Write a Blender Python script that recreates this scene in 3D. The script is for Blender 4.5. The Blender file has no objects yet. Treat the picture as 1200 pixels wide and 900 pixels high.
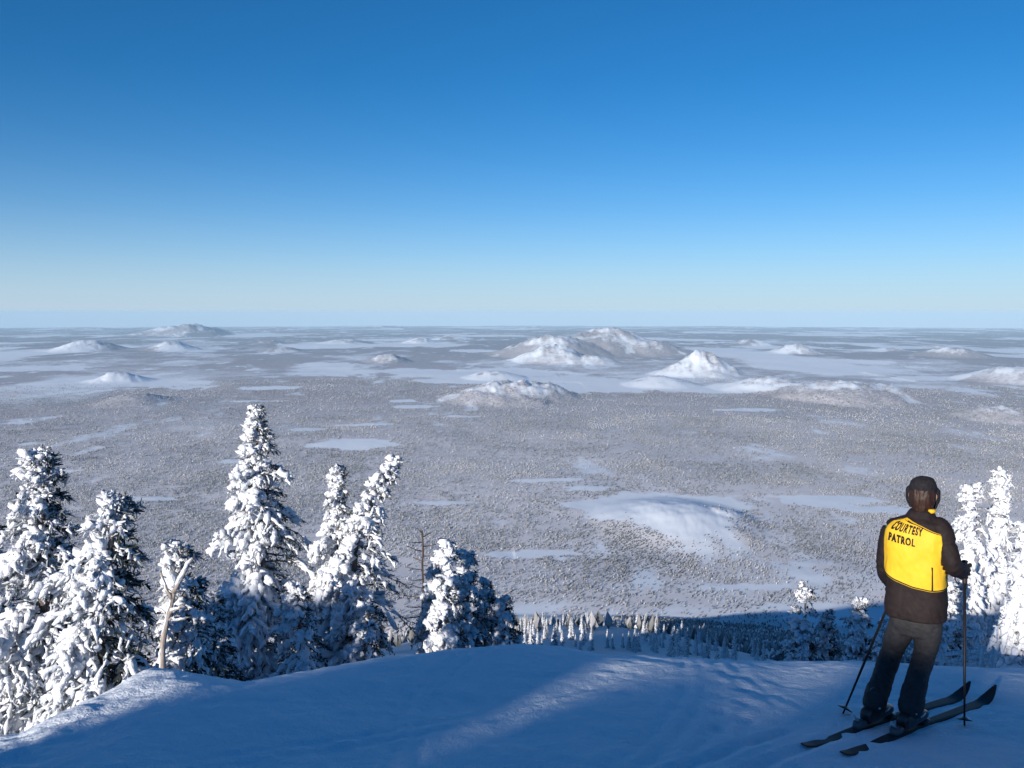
import bpy, bmesh, math
import numpy as np
from mathutils import Vector, Matrix
from mathutils.bvhtree import BVHTree

scene = bpy.context.scene
COL = scene.collection
RNG = np.random.default_rng(7)
F = 1039.0            # focal length in pixels of a 1200 px wide picture
HORIZ = 365.0         # row of the true horizontal
PITCH = math.atan((450 - HORIZ) / F)
EARTH = 6.371e6
PLAIN_H = 880.0
SUN_AZ = math.radians(32)     # light travels forward and this far to the right
SUN_EL = math.radians(15)
TAN_E = math.tan(SUN_EL)


def ray(px, py):
    x = (px - 600) / F
    z = (450 - py) / F
    return np.array([x, math.cos(PITCH) + z * math.sin(PITCH), z * math.cos(PITCH) - math.sin(PITCH)])


def at(px, py, depth):
    """World point at a given forward distance along a sight line."""
    r = ray(px, py)
    return r * (depth / r[1])


def tan_at(py, px=600):
    r = ray(px, py)
    return -r[2] / r[1]


# ------------------------------------------------------------------ noise
def _hash(ix, iy, seed):
    n = (ix.astype(np.int64) * 374761393 + iy.astype(np.int64) * 668265263 + seed * 974711) & 0x7fffffff
    n = ((n ^ (n >> 13)) * 1274126177) & 0x7fffffff
    n = (n ^ (n >> 16)) & 0xffff
    return n / 65535.0


def vnoise(x, y, seed=0):
    x = np.asarray(x, float); y = np.asarray(y, float)
    ix = np.floor(x); iy = np.floor(y)
    fx = x - ix; fy = y - iy
    fx = fx * fx * fx * (fx * (fx * 6 - 15) + 10); fy = fy * fy * fy * (fy * (fy * 6 - 15) + 10)
    a = _hash(ix, iy, seed); b = _hash(ix + 1, iy, seed)
    c = _hash(ix, iy + 1, seed); d = _hash(ix + 1, iy + 1, seed)
    return (a + (b - a) * fx) * (1 - fy) + (c + (d - c) * fx) * fy - 0.5


def fbm(x, y, seed=0, octv=4, gain=0.5):
    s = 0; amp = 1.0; tot = 0
    for i in range(octv):
        s = s + amp * vnoise(x * 2 ** i + 17.3 * i, y * 2 ** i - 9.1 * i, seed + i * 31)
        tot += amp
        amp *= gain
    return s / tot * 2     # about -1..1


def sstep(a, b, x):
    t = np.clip((x - a) / (b - a), 0, 1)
    return t * t * (3 - 2 * t)


# ------------------------------------------------------------------ mesh helpers
def tag(o, label=None, cat=None, group=None, kind=None):
    for k, v in (('label', label), ('category', cat), ('group', group), ('kind', kind)):
        if v:
            o[k] = v
    return o


def np_mesh(name, verts, faces, mat, smooth=True, parent=None, attrs=None):
    """verts (n,3); faces (m,k) array or list of such arrays with different k."""
    if not isinstance(faces, list):
        faces = [faces]
    faces = [np.asarray(f, dtype=np.int32) for f in faces if len(f)]
    me = bpy.data.meshes.new(name)
    me.vertices.add(len(verts))
    me.vertices.foreach_set('co', np.ascontiguousarray(verts, dtype=np.float32).ravel())
    nl = sum(f.size for f in faces); nf = sum(len(f) for f in faces)
    me.loops.add(nl); me.polygons.add(nf)
    me.loops.foreach_set('vertex_index', np.concatenate([f.ravel() for f in faces]))
    tot = np.concatenate([np.full(len(f), f.shape[1], dtype=np.int32) for f in faces])
    start = np.concatenate([[0], np.cumsum(tot)[:-1]]).astype(np.int32)
    me.polygons.foreach_set('loop_start', start)
    me.polygons.foreach_set('loop_total', tot)
    me.polygons.foreach_set('use_smooth', np.full(nf, smooth, dtype=bool))
    for k, v in (attrs or {}).items():
        a = me.attributes.new(k, 'FLOAT', 'POINT')
        a.data.foreach_set('value', np.ascontiguousarray(v, dtype=np.float32))
    me.update(calc_edges=True)
    if mat:
        me.materials.append(mat)
    o = bpy.data.objects.new(name, me)
    COL.objects.link(o)
    if parent:
        o.parent = parent
    return o


def empty(name, loc, rz=0.0):
    o = bpy.data.objects.new(name, None)
    COL.objects.link(o)
    o.location = loc
    o.rotation_euler.z = rz
    o.empty_display_size = 0.3
    return o


def new_mat(name):
    m = bpy.data.materials.new(name)
    m.use_nodes = True
    nt = m.node_tree
    for n in list(nt.nodes):
        nt.nodes.remove(n)
    out = nt.nodes.new('ShaderNodeOutputMaterial')
    b = nt.nodes.new('ShaderNodeBsdfPrincipled')
    nt.links.new(b.outputs[0], out.inputs[0])
    return m, nt, b


def node(nt, typ, **kw):
    n = nt.nodes.new(typ)
    for k, v in kw.items():
        if k in n.inputs:
            n.inputs[k].default_value = v
        else:
            setattr(n, k, v)
    return n


def mixc(nt, fac, a, b, mode='MIX'):
    m = nt.nodes.new('ShaderNodeMix')
    m.data_type = 'RGBA'
    m.blend_type = mode
    for s, v in ((0, fac), (6, a), (7, b)):
        if hasattr(v, 'links'):
            nt.links.new(v, m.inputs[s])
        else:
            m.inputs[s].default_value = v if s == 0 else (*v, 1)
    return m.outputs[2]


def noise(nt, scale, detail=3.0, rough=0.5, vec=None, dim='3D'):
    n = node(nt, 'ShaderNodeTexNoise', noise_dimensions=dim)
    n.inputs['Scale'].default_value = scale
    n.inputs['Detail'].default_value = detail
    n.inputs['Roughness'].default_value = rough
    if vec is None:
        g = nt.nodes.new('ShaderNodeNewGeometry')
        vec = g.outputs['Position']
    nt.links.new(vec, n.inputs['Vector'])
    return n.outputs['Fac']


def ramp(nt, fac, stops):
    r = nt.nodes.new('ShaderNodeValToRGB')
    e = r.color_ramp.elements
    while len(e) < len(stops):
        e.new(0.5)
    for i, (p, c) in enumerate(stops):
        e[i].position = p
        e[i].color = (c, c, c, 1) if not hasattr(c, '__len__') else (*c, 1)
    nt.links.new(fac, r.inputs[0])
    return r.outputs[0]


def bump(nt, height, strength, dist, b):
    n = nt.nodes.new('ShaderNodeBump')
    n.inputs['Strength'].default_value = strength
    n.inputs['Distance'].default_value = dist
    nt.links.new(height, n.inputs['Height'])
    nt.links.new(n.outputs[0], b.inputs['Normal'])


SNOW = (0.77, 0.855, 0.945)

# ------------------------------------------------------------------ camera, light, sky
cam_d = bpy.data.cameras.new('camera')
cam_d.sensor_width = 36
cam_d.lens = 36 * F / 1200
cam_d.clip_end = 400000
cam_d.clip_start = 0.1
cam = bpy.data.objects.new('camera', cam_d)
COL.objects.link(cam)
cam.rotation_euler = (math.pi / 2 - PITCH, 0, 0)
scene.camera = cam

sun_d = bpy.data.lights.new('sun', 'SUN')
sun_d.energy = 5.0
sun_d.angle = math.radians(0.5)
sun_d.color = (1.0, 0.89, 0.78)
sun = bpy.data.objects.new('sun', sun_d)
COL.objects.link(sun)
to_sun = Vector((-math.sin(SUN_AZ) * math.cos(SUN_EL), -math.cos(SUN_AZ) * math.cos(SUN_EL), math.sin(SUN_EL)))
sun.rotation_euler = to_sun.to_track_quat('Z', 'Y').to_euler()

w = bpy.data.worlds.new('World')
scene.world = w
w.use_nodes = True
wt = w.node_tree
for n in list(wt.nodes):
    wt.nodes.remove(n)
sky = wt.nodes.new('ShaderNodeTexSky')
sky.sky_type = 'NISHITA'
sky.sun_disc = False
sky.sun_elevation = SUN_EL
# rotation 0 = sun towards +Y, growing clockwise seen from above
sky.sun_rotation = math.atan2(to_sun.x, to_sun.y)
sky.altitude = 3000
sky.air_density = 1.0
sky.dust_density = 2.0
sky.ozone_density = 6.0
hs = wt.nodes.new('ShaderNodeHueSaturation')
hs.inputs['Saturation'].default_value = 1.13
bg = wt.nodes.new('ShaderNodeBackground')
bg.inputs['Strength'].default_value = 0.1
wo = wt.nodes.new('ShaderNodeOutputWorld')
wt.links.new(sky.outputs[0], hs.inputs['Color'])
tint = mixc(wt, 1.0, hs.outputs[0], (.97, 1.045, .925), 'MULTIPLY')
tcw = wt.nodes.new('ShaderNodeTexCoord')
sxyz = wt.nodes.new('ShaderNodeSeparateXYZ')
wt.links.new(tcw.outputs['Generated'], sxyz.inputs[0])
# haze painted into the sky colour, paling it towards the horizon
pale = ramp(wt, sxyz.outputs['Z'], [(0.0, .76), (.03, .62), (.065, .36), (.11, .15), (.17, .04), (.25, 0)])
pale.node.color_ramp.interpolation = 'B_SPLINE'
wt.links.new(mixc(wt, pale, tint, (4.35, 5.25, 6.45)), bg.inputs[0])
wt.links.new(bg.outputs[0], wo.inputs[0])

vs = scene.view_settings
vs.view_transform = 'Standard'
vs.look = 'None'
vs.gamma = 1
vs.use_curve_mapping = False
vs.exposure = 0.35
cy = scene.cycles
cy.max_bounces = 5
cy.diffuse_bounces = 3
cy.glossy_bounces = 2
cy.volume_bounces = 1
cy.transparent_max_bounces = 4
cy.use_denoising = True
try:
    cy.denoiser = 'OPENIMAGEDENOISE'
    cy.denoising_input_passes = 'RGB_ALBEDO_NORMAL'
except Exception:
    pass
# ------------------------------------------------------------------ terrain
CREST = np.array([(-900, 900), (-200, 905), (0, 858), (83, 820), (192, 803), (275, 812), (358, 796), (433, 777),
                  (533, 762), (617, 754), (658, 755), (708, 766), (800, 772), (900, 779), (1000, 781), (1200, 788),
                  (1500, 800), (2400, 830)], float)
CREST_T = np.array([tan_at(p[1], 600) for p in CREST])
SLOPE = 0.185
EYE = 1.65
CREST_D = EYE / (CREST_T - SLOPE)
MR = np.array([0, 60, 100, 400, 800, 1300, 1800, 2200, 2500, 2501, 200000], float)
MZ = np.array([-3.2, -27, -41.5, -156, -308, -486, -656, -786, -872, -872.3, -872.3])

D_H = np.array([math.sin(SUN_AZ), math.cos(SUN_AZ)])
R_H = np.array([math.cos(SUN_AZ), -math.sin(SUN_AZ)])
# height (at v = 0) of the plane of light that just clears the hill behind, across the light
SH_U = np.array([-400, -150, -60, -26, -24, -19, -16, -13.5, -12.9, -12.5, -7.0, -6.2, -5.6, -5.2, -5.12, -5.02, -4.95, -4.4, -3.9, -3.4, -3.24, -3.16,
                 -2.98, -2.9, -2.4, -1.45, -1.25, -0.6, -0.42, 0.5, 4, 30])
SH_S = np.array([-160, -58, -18, -3.0, -2.6, -2.7, -2.5, -2.6, -2.6, -4.6, -4.6, -3.6, -2.0, -1.3, -1.8, -1.8, -1.25, -1.0, -0.95, -1.0, -1.2, -1.39,
                 -1.39, -1.1, -0.95, -0.95, -0.42, -0.42, -0.62, -0.6, -0.5, -0.5])
RIDGE_V = -35.0

# knolls, cones and mountains on the plain: column, base row, width px, height px, roughness, peak sharpness, bare snow
HILLS = [
    (226, 393, 64, 14, .35, 1.2, .45), (200, 392, 60, 11, .35, 1.2, .45), (248, 392, 50, 9, .3, 1.2, .4),
    (102, 410, 66, 12, .35, 1.2, .4), (200, 410, 50, 11, .3, 1.2, .4), (137, 447, 58, 12, .35, 1.5, .35),
    (157, 471, 70, 11, .25, 1.2, .1), (455, 425, 46, 11, .3, 1.3, .55), (493, 402, 34, 7, .3, 1.2, .5),
    (712, 414, 120, 31, .3, 1.15, .65), (650, 418, 100, 25, .3, 1.1, .6), (648, 424, 80, 22, .35, 1.3, .6),
    (765, 416, 80, 16, .3, 1.0, .45), (608, 416, 60, 13, .3, 1.2, .5), (695, 426, 50, 10, .3, 1.2, .5),
    (824, 438, 70, 27, .35, 1.3, .6), (803, 439, 60, 14, .3, 1.1, .55), (932, 415, 48, 13, .2, 1.2, .75),
    (879, 404, 42, 8, .2, 1.2, .6), (1115, 419, 66, 14, .25, 1.0, .7), (1100, 408, 30, 4, .2, 1.0, .5),
    (774, 451, 70, 11, .15, 1.0, .85), (579, 443, 60, 9, .15, 1.0, .85), (902, 456, 95, 15, .3, 1.1, .65),
    (985, 465, 110, 18, .35, .8, .8), (1035, 464, 60, 12, .35, .9, .7), (596, 466, 110, 19, .4, 1.0, .75),
    (640, 465, 60, 14, .35, 1.0, .6), (560, 466, 50, 9, .3, 1.0, .7), (1192, 446, 90, 19, .2, 1.0, .75),
    (1172, 489, 70, 13, .5, .9, .55), (1240, 430, 60, 12, .2, 1.0, .6), (797, 612, 150, 20, .14, 1.25, .97),
    (850, 610, 60, 12, .4, 1.0, .8), (455, 384.8, 60, 3.5, .3, 1.2, .7), (865, 384.8, 50, 3, .3, 1.2, .7), (630, 384.6, 40, 3, .3, 1.1, .6), (1010, 385, 90, 2.4, .3, 1.2, .5), (330, 386, 50, 3, .3, 1.2, .5), (100, 386, 80, 3, .3, 1.2, .4), (1040, 412, 40, 5, .3, 1, .5), (530, 398, 40, 5, .3, 1, .5), (405, 402, 50, 5, .3, 1, .4), (330, 412, 44, 6, .3, 1, .4), (315, 403, 34, 5, .3, 1, .4),
]
# open snow flats: column, row, width px, height px
FLATS = [
    (55, 432, 140, 8), (185, 450, 120, 8), (402, 437, 120, 7), (520, 438, 170, 13), (600, 437, 140, 12), (650, 449, 170, 16),
    (735, 453, 150, 14), (560, 447, 130, 8), (430, 498, 66, 4), (357, 504, 40, 5), (412, 519, 108, 12), (485, 477, 64, 4),
    (18, 495, 34, 4), (800, 600, 230, 40), (965, 588, 150, 17), (1040, 598, 100, 10), (612, 650, 120, 11), (1000, 722, 190, 26),
    (900, 457, 230, 9), (280, 540, 60, 4), (905, 419, 60, 3.5), (985, 393, 130, 3), (480, 398, 120, 3),
    (850, 390, 100, 2.5), (1080, 443, 110, 5), (320, 455, 70, 4), (560, 412, 60, 4), (1010, 424, 80, 4), (380, 428, 60, 4), (640, 565, 90, 5), (690, 575, 60, 6), (470, 470, 40, 3),
    (300, 470, 60, 3), (540, 489, 50, 3), (880, 480, 80, 4), (30, 520, 26, 4), (60, 552, 60, 4), (160, 585, 90, 5), (880, 690, 120, 8), (520, 590, 90, 5),
]


def plain_dist(py):
    """Forward distance at which a sight line in this row meets the (curved) plain."""
    t = tan_at(py)
    # t*d = H + d^2/2R
    a = 1 / (2 * EARTH)
    disc = t * t - 4 * a * PLAIN_H
    if disc <= 0:
        return t / (2 * a)
    return (t - math.sqrt(disc)) / (2 * a)


HW = []
for (c, b, wpx, hpx, ro, sh, bare) in HILLS:
    d = plain_dist(b)
    HW.append(((c - 600) / F * d, d, wpx / F * d, hpx / F * d, ro, sh, bare))
FW = []
for (c, r_, wpx, hpx) in FLATS:
    d0, d1 = plain_dist(r_ + hpx / 2), plain_dist(max(r_ - hpx / 2, 384.5))
    d = (d0 + d1) / 2
    FW.append(((c - 600) / F * d, d, wpx / 2 / F * d, (d1 - d0) / 2))


# wide pale country: column, row, half width px, half height px, strength
SOFT_W = []
for (c, r_, wpx, hpx, k_) in ((640, 440, 260, 11, .42), (930, 450, 260, 10, .40), (1150, 440, 120, 12, .35), (150, 440, 170, 10, .30), (300, 412, 220, 6, .3), (760, 690, 300, 34, .36), (790, 722, 170, 14, .55), (650, 575, 130, 14, .3), (1000, 700, 160, 30, .35)):
    d0, d1 = plain_dist(r_ + hpx), plain_dist(r_ - hpx)
    SOFT_W.append(((c - 600) / F * (d0 + d1) / 2, (d0 + d1) / 2, wpx / F * (d0 + d1) / 2, (d1 - d0) / 2, k_))


def shade_s(u):
    return np.interp(u, SH_U, SH_S) + 0.07 * fbm(u * 2.2, u * 0 + 3.3, 5, 3) + 0.9 * fbm(u * 1.3, u * 0 + 1.7, 9, 3) * sstep(-12.3, -13.0, u)


def near_z(x, y):
    """The groomed knoll the camera stands on, its brow, and the slope that falls away."""
    r = np.hypot(x, y)
    yy = np.maximum(y, 0.05)
    colm = np.where(y > 0.05, 600 + F * x / yy, np.where(x > 0, 2400, -900))
    cd = np.interp(colm, CREST[:, 0], CREST_D)
    z = -EYE - SLOPE * y
    front = sstep(-1.0, 2.5, y)
    dy = np.maximum(y - cd + 0.35, 0)
    drop = np.where(dy < 1.4, 0.13 * dy * dy, 0.13 * 1.96 + 0.364 * (dy - 1.4))
    z = z - drop * front
    # sides away from the view keep sloping gently
    und = 0.05 * fbm(x * 0.45, y * 0.45, 3, 2) + 0.016 * fbm(x * 1.8 + 5, y * 1.8, 4, 3)
    # faint wind ridges and old tracks on the groomed snow
    und = und + 0.012 * np.abs(fbm(x * 3.1, y * 3.1, 17, 3)) + 0.007 * fbm((x * .8 + y * .6) * 6.0, (y * .8 - x * .6) * 1.5, 13, 3)
    z = z + und * (0.35 + 0.65 * sstep(3, 5, r))
    # rough, lumpy snow along the left bank
    lb = sstep(-2.1, -3.2, x) * sstep(3, 5, y)
    z = z + lb * (0.10 * np.abs(fbm(x * 1.3, y * 1.3, 21, 4)) + 0.022 * fbm(x * 5, y * 5, 23, 3))
    z = z + 0.03 * sstep(-0.5, -2.2, x) * sstep(9.5, 6.5, y) * sstep(2, 4, y)
    z = z - (0.15 * np.maximum(-2.35 - x, 0) + 0.3 * np.maximum(-4.2 - x, 0)) * sstep(-14, -2, y) * (1 - .75 * sstep(6.3, 8, y) * sstep(-3.6, -3.0, x))
    # old ski tracks, boot prints
    for (x0, y0, ang, cv, wd) in ((1.76, 5.40, 51, .0, .045), (2.02, 5.27, 51, .0, .045), (.9, 4.6, 24, .05, .05), (1.02, 4.55, 24, .05, .05), (-.6, 4.4, -14, .09, .05),
                                  (-.45, 4.4, -14, .09, .05), (-1.5, 4.8, 62, -.06, .05), (-1.5, 5.0, 62, -.06, .05), (.2, 4.3, 40, -.1, .05), (.36, 4.3, 40, -.1, .05), (2.2, 4.7, -20, .07, .05), (2.32, 4.75, -20, .07, .05)):
        ca, sa = math.cos(math.radians(ang)), math.sin(math.radians(ang))
        al = (x - x0) * sa + (y - y0) * ca
        ac = (x - x0) * ca - (y - y0) * sa - cv * al * al
        here = np.exp(-(ac / wd) ** 2) - .55 * np.exp(-((np.abs(ac) - 1.9 * wd) / wd) ** 2)
        lim = sstep(.1, -.1, al) if wd < .05 else sstep(6.5, 4.5, np.abs(al)) * (.45 + .55 * (fbm(al * .8 + x0, al * 0 + y0, 43, 2) > -.15))
        z = z - (.016 if wd < .05 else .007) * here * lim
    for i in range(16):
        px_, py_ = 1.35 + .05 * i + .09 * (-1) ** i, 5.2 + .22 * i
        z = z - .018 * np.exp(-(((x - px_) / .075) ** 2 + ((y - py_) / .11) ** 2) ** 2) + .007 * np.exp(-(((x - px_) / .13) ** 2 + ((y - py_ - .05) / .17) ** 2))
    # lump under the dead snag
    z = z + 0.10 * np.exp(-(((x + 3.05) / .5) ** 2 + ((y - 7.2) / .45) ** 2))
    return z


def mount_z(r):
    return np.interp(r, MR, MZ)


def ground_z(x, y):
    x = np.asarray(x, float); y = np.asarray(y, float)
    r = np.hypot(x, y)
    u = x * R_H[0] + y * R_H[1]
    v = x * D_H[0] + y * D_H[1]
    nz = near_z(x, y)
    azm = np.abs(np.degrees(np.arctan2(x, y)))
    mz = mount_z(r * (1 + 0.8 * sstep(33, 62, azm)))  # flanks out of view fall faster, shaped to narrow the mountain's shadow
    azs = np.degrees(np.arctan2(x, y))
    mz = mz * (1 + .20 * sstep(7, -5, azs) * sstep(500, 1000, r) * sstep(2500, 2100, r))  # hidden left slope lowered to pull back the cast shadow
    mz = mz + sstep(40, 400, r) * (6 * fbm(x / 160, y / 160, 51, 4)) * sstep(2600, 1500, r)
    mz = mz + sstep(200, 900, r) * 14 * fbm(x / 420, y / 420, 57, 3) * sstep(2700, 2000, r)
    for (az_, r_b, wid, hb) in ((3.2, 400, 50, 5), (7.2, 340, 40, 5), (11.5, 300, 40, 4), (-.5, 460, 60, 7)):
        bx, by = r_b * math.sin(math.radians(az_)), r_b * math.cos(math.radians(az_))
        mz = mz + hb * np.exp(-(((x - bx) / wid) ** 2 + ((y - by) / (wid * 1.5)) ** 2))
    k = sstep(13, 45, r)
    # unseen hill behind the camera, its ridge shaped to cast the foreground shadow and streak
    ridge = shade_s(u) - RIDGE_V * TAN_E
    base = -EYE - SLOPE * y
    q = np.clip(-v / -RIDGE_V, 0, 1)
    zb = np.minimum(-EYE, ridge + RIDGE_V * TAN_E - 0.45)
    back = zb + (ridge - zb) * (0.78 * q + 0.22 * q ** 3)
    over = np.maximum(-v + RIDGE_V, 0)
    back = back - 0.10 * over - 0.0012 * np.minimum(over, 120) ** 2
    wb = sstep(2.0, -6.0, v)
    near = nz * (1 - wb) + np.minimum(back, 40) * wb
    z = near * (1 - k) + np.where(v < 0, np.where(over > 0, np.maximum(back, mz), back) * sstep(400, 130, r) + mz * (1 - sstep(400, 130, r)), mz) * k
    # blend for the flanks so the hill is continuous there
    fl = sstep(-14, 2, v) * (v < 2)
    z = np.where((v < 2) & (r > 13), z, z)
    # far plain with hills and the curve of the earth
    far = sstep(2300, 3200, r)
    pl = np.zeros_like(z)
    pl = pl + 16 * fbm(x / 900, y / 900, 71, 5, .55) * far
    pl = pl + 60 * fbm(x / 6000, y / 6000, 75, 4) * sstep(7000, 20000, r)
    pl = pl + 160 * np.maximum(fbm(x / 9000 + 3, y / 9000, 79, 4) - 0.18, 0) * sstep(30000, 60000, r)
    for (hx, hy, hw, hh, ro, sh, bare) in HW:
        m = (np.abs(x - hx) < hw * 1.3) & (np.abs(y - hy) < hw * 1.9)
        if not m.any():
            continue
        X = (x[m] - hx) / (hw * 0.56); Y = (y[m] - hy) / (hw * 0.8)
        wob = 1 + 0.55 * ro * fbm(X * 1.6 + hx, Y * 1.6, 91, 3)
        rr = np.hypot(X, Y) / wob
        prof = np.clip(1 - rr / 1.25, 0, 1)
        prof = prof ** sh * (1 - 0.25 * sstep(.75, 1, prof))
        gul = ro * (1.3 * (.45 - np.abs(fbm(X * 2.6 + hy, Y * 2.6, 95, 5, .6))) + .5 * fbm(X * 6 + hy, Y * 6, 97, 4, .6))
        h = hh * (.90 * prof * (1 + gul) + .15 * np.exp(-(rr / 1.05) ** 2) * (1 + .8 * fbm(X * 2 + hy, Y * 2, 99, 4)) * sstep(2.3, 1.7, np.hypot(X, Y)))
        pl[m] = np.maximum(pl[m], h) + 0.25 * np.minimum(pl[m], h)
    z = z + pl - (PLAIN_H + MZ[-1]) * far - r * r / (2 * EARTH) * far
    return z


def forest_cover(x, y):
    """1 = closed forest, 0 = open snow."""
    r = np.hypot(x, y)
    c = np.full(x.shape, 0.86)
    c = c + 0.30 * fbm(x / 420, y / 420, 111, 5, .6) + 0.25 * fbm(x / 2200, y / 2200, 115, 3)
    c = c - 0.55 * sstep(.20, .55, fbm(x / 330 + 7, y / 800, 117, 5, .6))
    # far away the plain opens into more and more grassland under snow
    o = sstep(.02, .30, fbm(x / 2600, y / 5200, 121, 5) - .12) * sstep(6500, 14000, r)
    c = c * (1 - 0.75 * o)
    c = c - .30 * sstep(.05, .3, fbm(x / 1500, y / 3000, 125, 5)) * sstep(9000, 20000, r)
    for (sx, sy, sw, sd_, k_) in SOFT_W:
        c = c - k_ * np.exp(-((x - sx) / sw) ** 2 - ((y - sy) / sd_) ** 2) * (.7 + .9 * fbm(x / sw * 5, y / sd_ * 2.5, 137, 5, .6))
    for (fx, fy, fw, fd) in FW:
        m = (np.abs(x - fx) < fw * 1.6) & (np.abs(y - fy) < fd * 1.8)
        if not m.any():
            continue
        X = (x[m] - fx) / fw; Y = (y[m] - fy) / fd
        q = np.sqrt(np.abs(X) ** 2.3 + np.abs(Y) ** 2.3) + 0.8 * fbm(X * 1.6 + fx, Y * 1.4 + fy, 131, 6, .66)
        k = sstep(1.06, .80, q)
        c[m] = c[m] * (1 - k * .97)
    for (hx, hy, hw, hh, ro, sh, bare) in HW:
        m = (np.abs(x - hx) < hw * 0.7) & (np.abs(y - hy) < hw * 0.9)
        if not m.any():
            continue
        X = (x[m] - hx) / (hw * 0.5); Y = (y[m] - hy) / (hw * 0.75)
        k = sstep(1.05, .6, np.hypot(X, Y)) * min(1, bare + .1)
        tgt = np.clip(0.86 - .60 * bare + 1.5 * fbm(X * 3.5 + hx, Y * 3.5, 135, 5, .6), 0, 1) * (0 if bare > .9 else .8)
        c[m] = c[m] * (1 - k) + tgt * k
    c = np.where(r < 2600, np.minimum(c, 1) , c)
    return np.clip(c, 0, 1)


def node_dist(nt, geo, k=1 / 15000):
    l = node(nt, 'ShaderNodeVectorMath', operation='LENGTH')
    nt.links.new(geo.outputs['Position'], l.inputs[0])
    m = node(nt, 'ShaderNodeMath', operation='MULTIPLY')
    nt.links.new(l.outputs['Value'], m.inputs[0]); m.inputs[1].default_value = k
    return m.outputs[0]


# ground material shared by the knoll and the plain
gm, nt, b = new_mat('snow_ground')
att = node(nt, 'ShaderNodeAttribute', attribute_name='cover')
geo = nt.nodes.new('ShaderNodeNewGeometry')
fine = noise(nt, 0.035, 4, .65)
mid = noise(nt, 0.004, 4, .6)
bigp = noise(nt, 0.0007, 4, .6)
# forest canopy: frosted crowns against dark gaps
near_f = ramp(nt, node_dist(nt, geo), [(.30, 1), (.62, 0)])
forest = mixc(nt, ramp(nt, fine, [(.36, 0), (.62, 1)]), (.18, .185, .21), (.60, .60, .65))
forest = mixc(nt, ramp(nt, mid, [(.38, 0), (.66, .5)]), forest, (.34, .32, .355))
forest = mixc(nt, ramp(nt, bigp, [(.50, 0), (.64, .5)]), forest, (.38, .34, .345))
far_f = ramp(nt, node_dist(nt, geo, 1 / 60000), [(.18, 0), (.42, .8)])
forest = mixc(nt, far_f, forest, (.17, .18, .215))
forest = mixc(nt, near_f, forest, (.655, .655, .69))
snow_c = mixc(nt, ramp(nt, mid, [(.3, 0), (.7, .35)]), SNOW, (.70, .77, .87))
thr = node(nt, 'ShaderNodeMath', operation='ADD')
n2 = noise(nt, 0.012, 5, .7)
sub = node(nt, 'ShaderNodeMath', operation='MULTIPLY_ADD')
nt.links.new(n2, sub.inputs[0]); sub.inputs[1].default_value = 0.9; sub.inputs[2].default_value = -0.45
nt.links.new(att.outputs['Fac'], thr.inputs[0]); nt.links.new(sub.outputs[0], thr.inputs[1])
cov = ramp(nt, thr.outputs[0], [(.22, 0), (.72, .95)])
zero = node(nt, 'ShaderNodeMath', operation='MULTIPLY')
gate = ramp(nt, att.outputs['Fac'], [(.02, 0), (.12, 1)])
nt.links.new(cov, zero.inputs[0]); nt.links.new(gate, zero.inputs[1])
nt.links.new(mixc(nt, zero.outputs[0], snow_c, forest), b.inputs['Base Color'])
b.inputs['Roughness'].default_value = 0.75
b.inputs['Specular IOR Level'].default_value = 0.25
# snow grain close by
na = noise(nt, 9, 4, .6); nb = noise(nt, 55, 2, .6)
hsum = node(nt, 'ShaderNodeMath', operation='MULTIPLY_ADD')
nt.links.new(nb, hsum.inputs[0]); hsum.inputs[1].default_value = .35; nt.links.new(na, hsum.inputs[2])
bump(nt, hsum.outputs[0], .75, .035, b)
M_GROUND = gm

# ---- polar sheets: fine towards the view and towards the low sun, coarse elsewhere
def columns():
    a = [np.linspace(-38, 38, 900)]
    a.append(np.linspace(39, 180 + 32 - 46, 70))
    a.append(np.linspace(180 + 32 - 45, 180 + 32 + 45, 330))
    a.append(np.linspace(180 + 32 + 46, 360 - 39, 40))
    return np.radians(np.concatenate(a))


AZ = columns()
radii_near = np.concatenate([np.linspace(.3, 4.2, 24), np.arange(4.25, 13, .028), np.geomspace(13.05, 60, 70)])
radii_far = np.concatenate([np.geomspace(60, 2000, 190)[:-1], np.geomspace(2000, 112000, 560)])


def polar_sheet(name, radii, cover=False, centre=False):
    A, R = np.meshgrid(AZ, radii)
    x = (R * np.sin(A)).ravel(); y = (R * np.cos(A)).ravel()
    z = ground_z(x, y)
    cv = forest_cover(x, y) if cover else np.zeros_like(x)
    n, m = len(radii), len(AZ)
    i = np.arange(n - 1)[:, None] * m; j = np.arange(m)[None, :]; j2 = (j + 1) % m
    f = np.stack([i + j, i + m + j, i + m + j2, i + j2], -1).reshape(-1, 4)[:, ::-1]
    v = np.stack([x, y, z], 1)
    faces = [f]
    if centre:
        v = np.vstack([v, [[0, 0, -EYE]]]); cv = np.append(cv, 0)
        jj = np.arange(m)
        faces.append(np.stack([np.full(m, len(v) - 1), jj, (jj + 1) % m], 1)[:, ::-1])
    o = np_mesh(name, v, faces, M_GROUND, attrs={'cover': cv})
    o['kind'] = 'structure'
    return o


snow_slope = polar_sheet('snow_slope', radii_near, centre=True)
plain = polar_sheet('plain', radii_far, cover=True)
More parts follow.
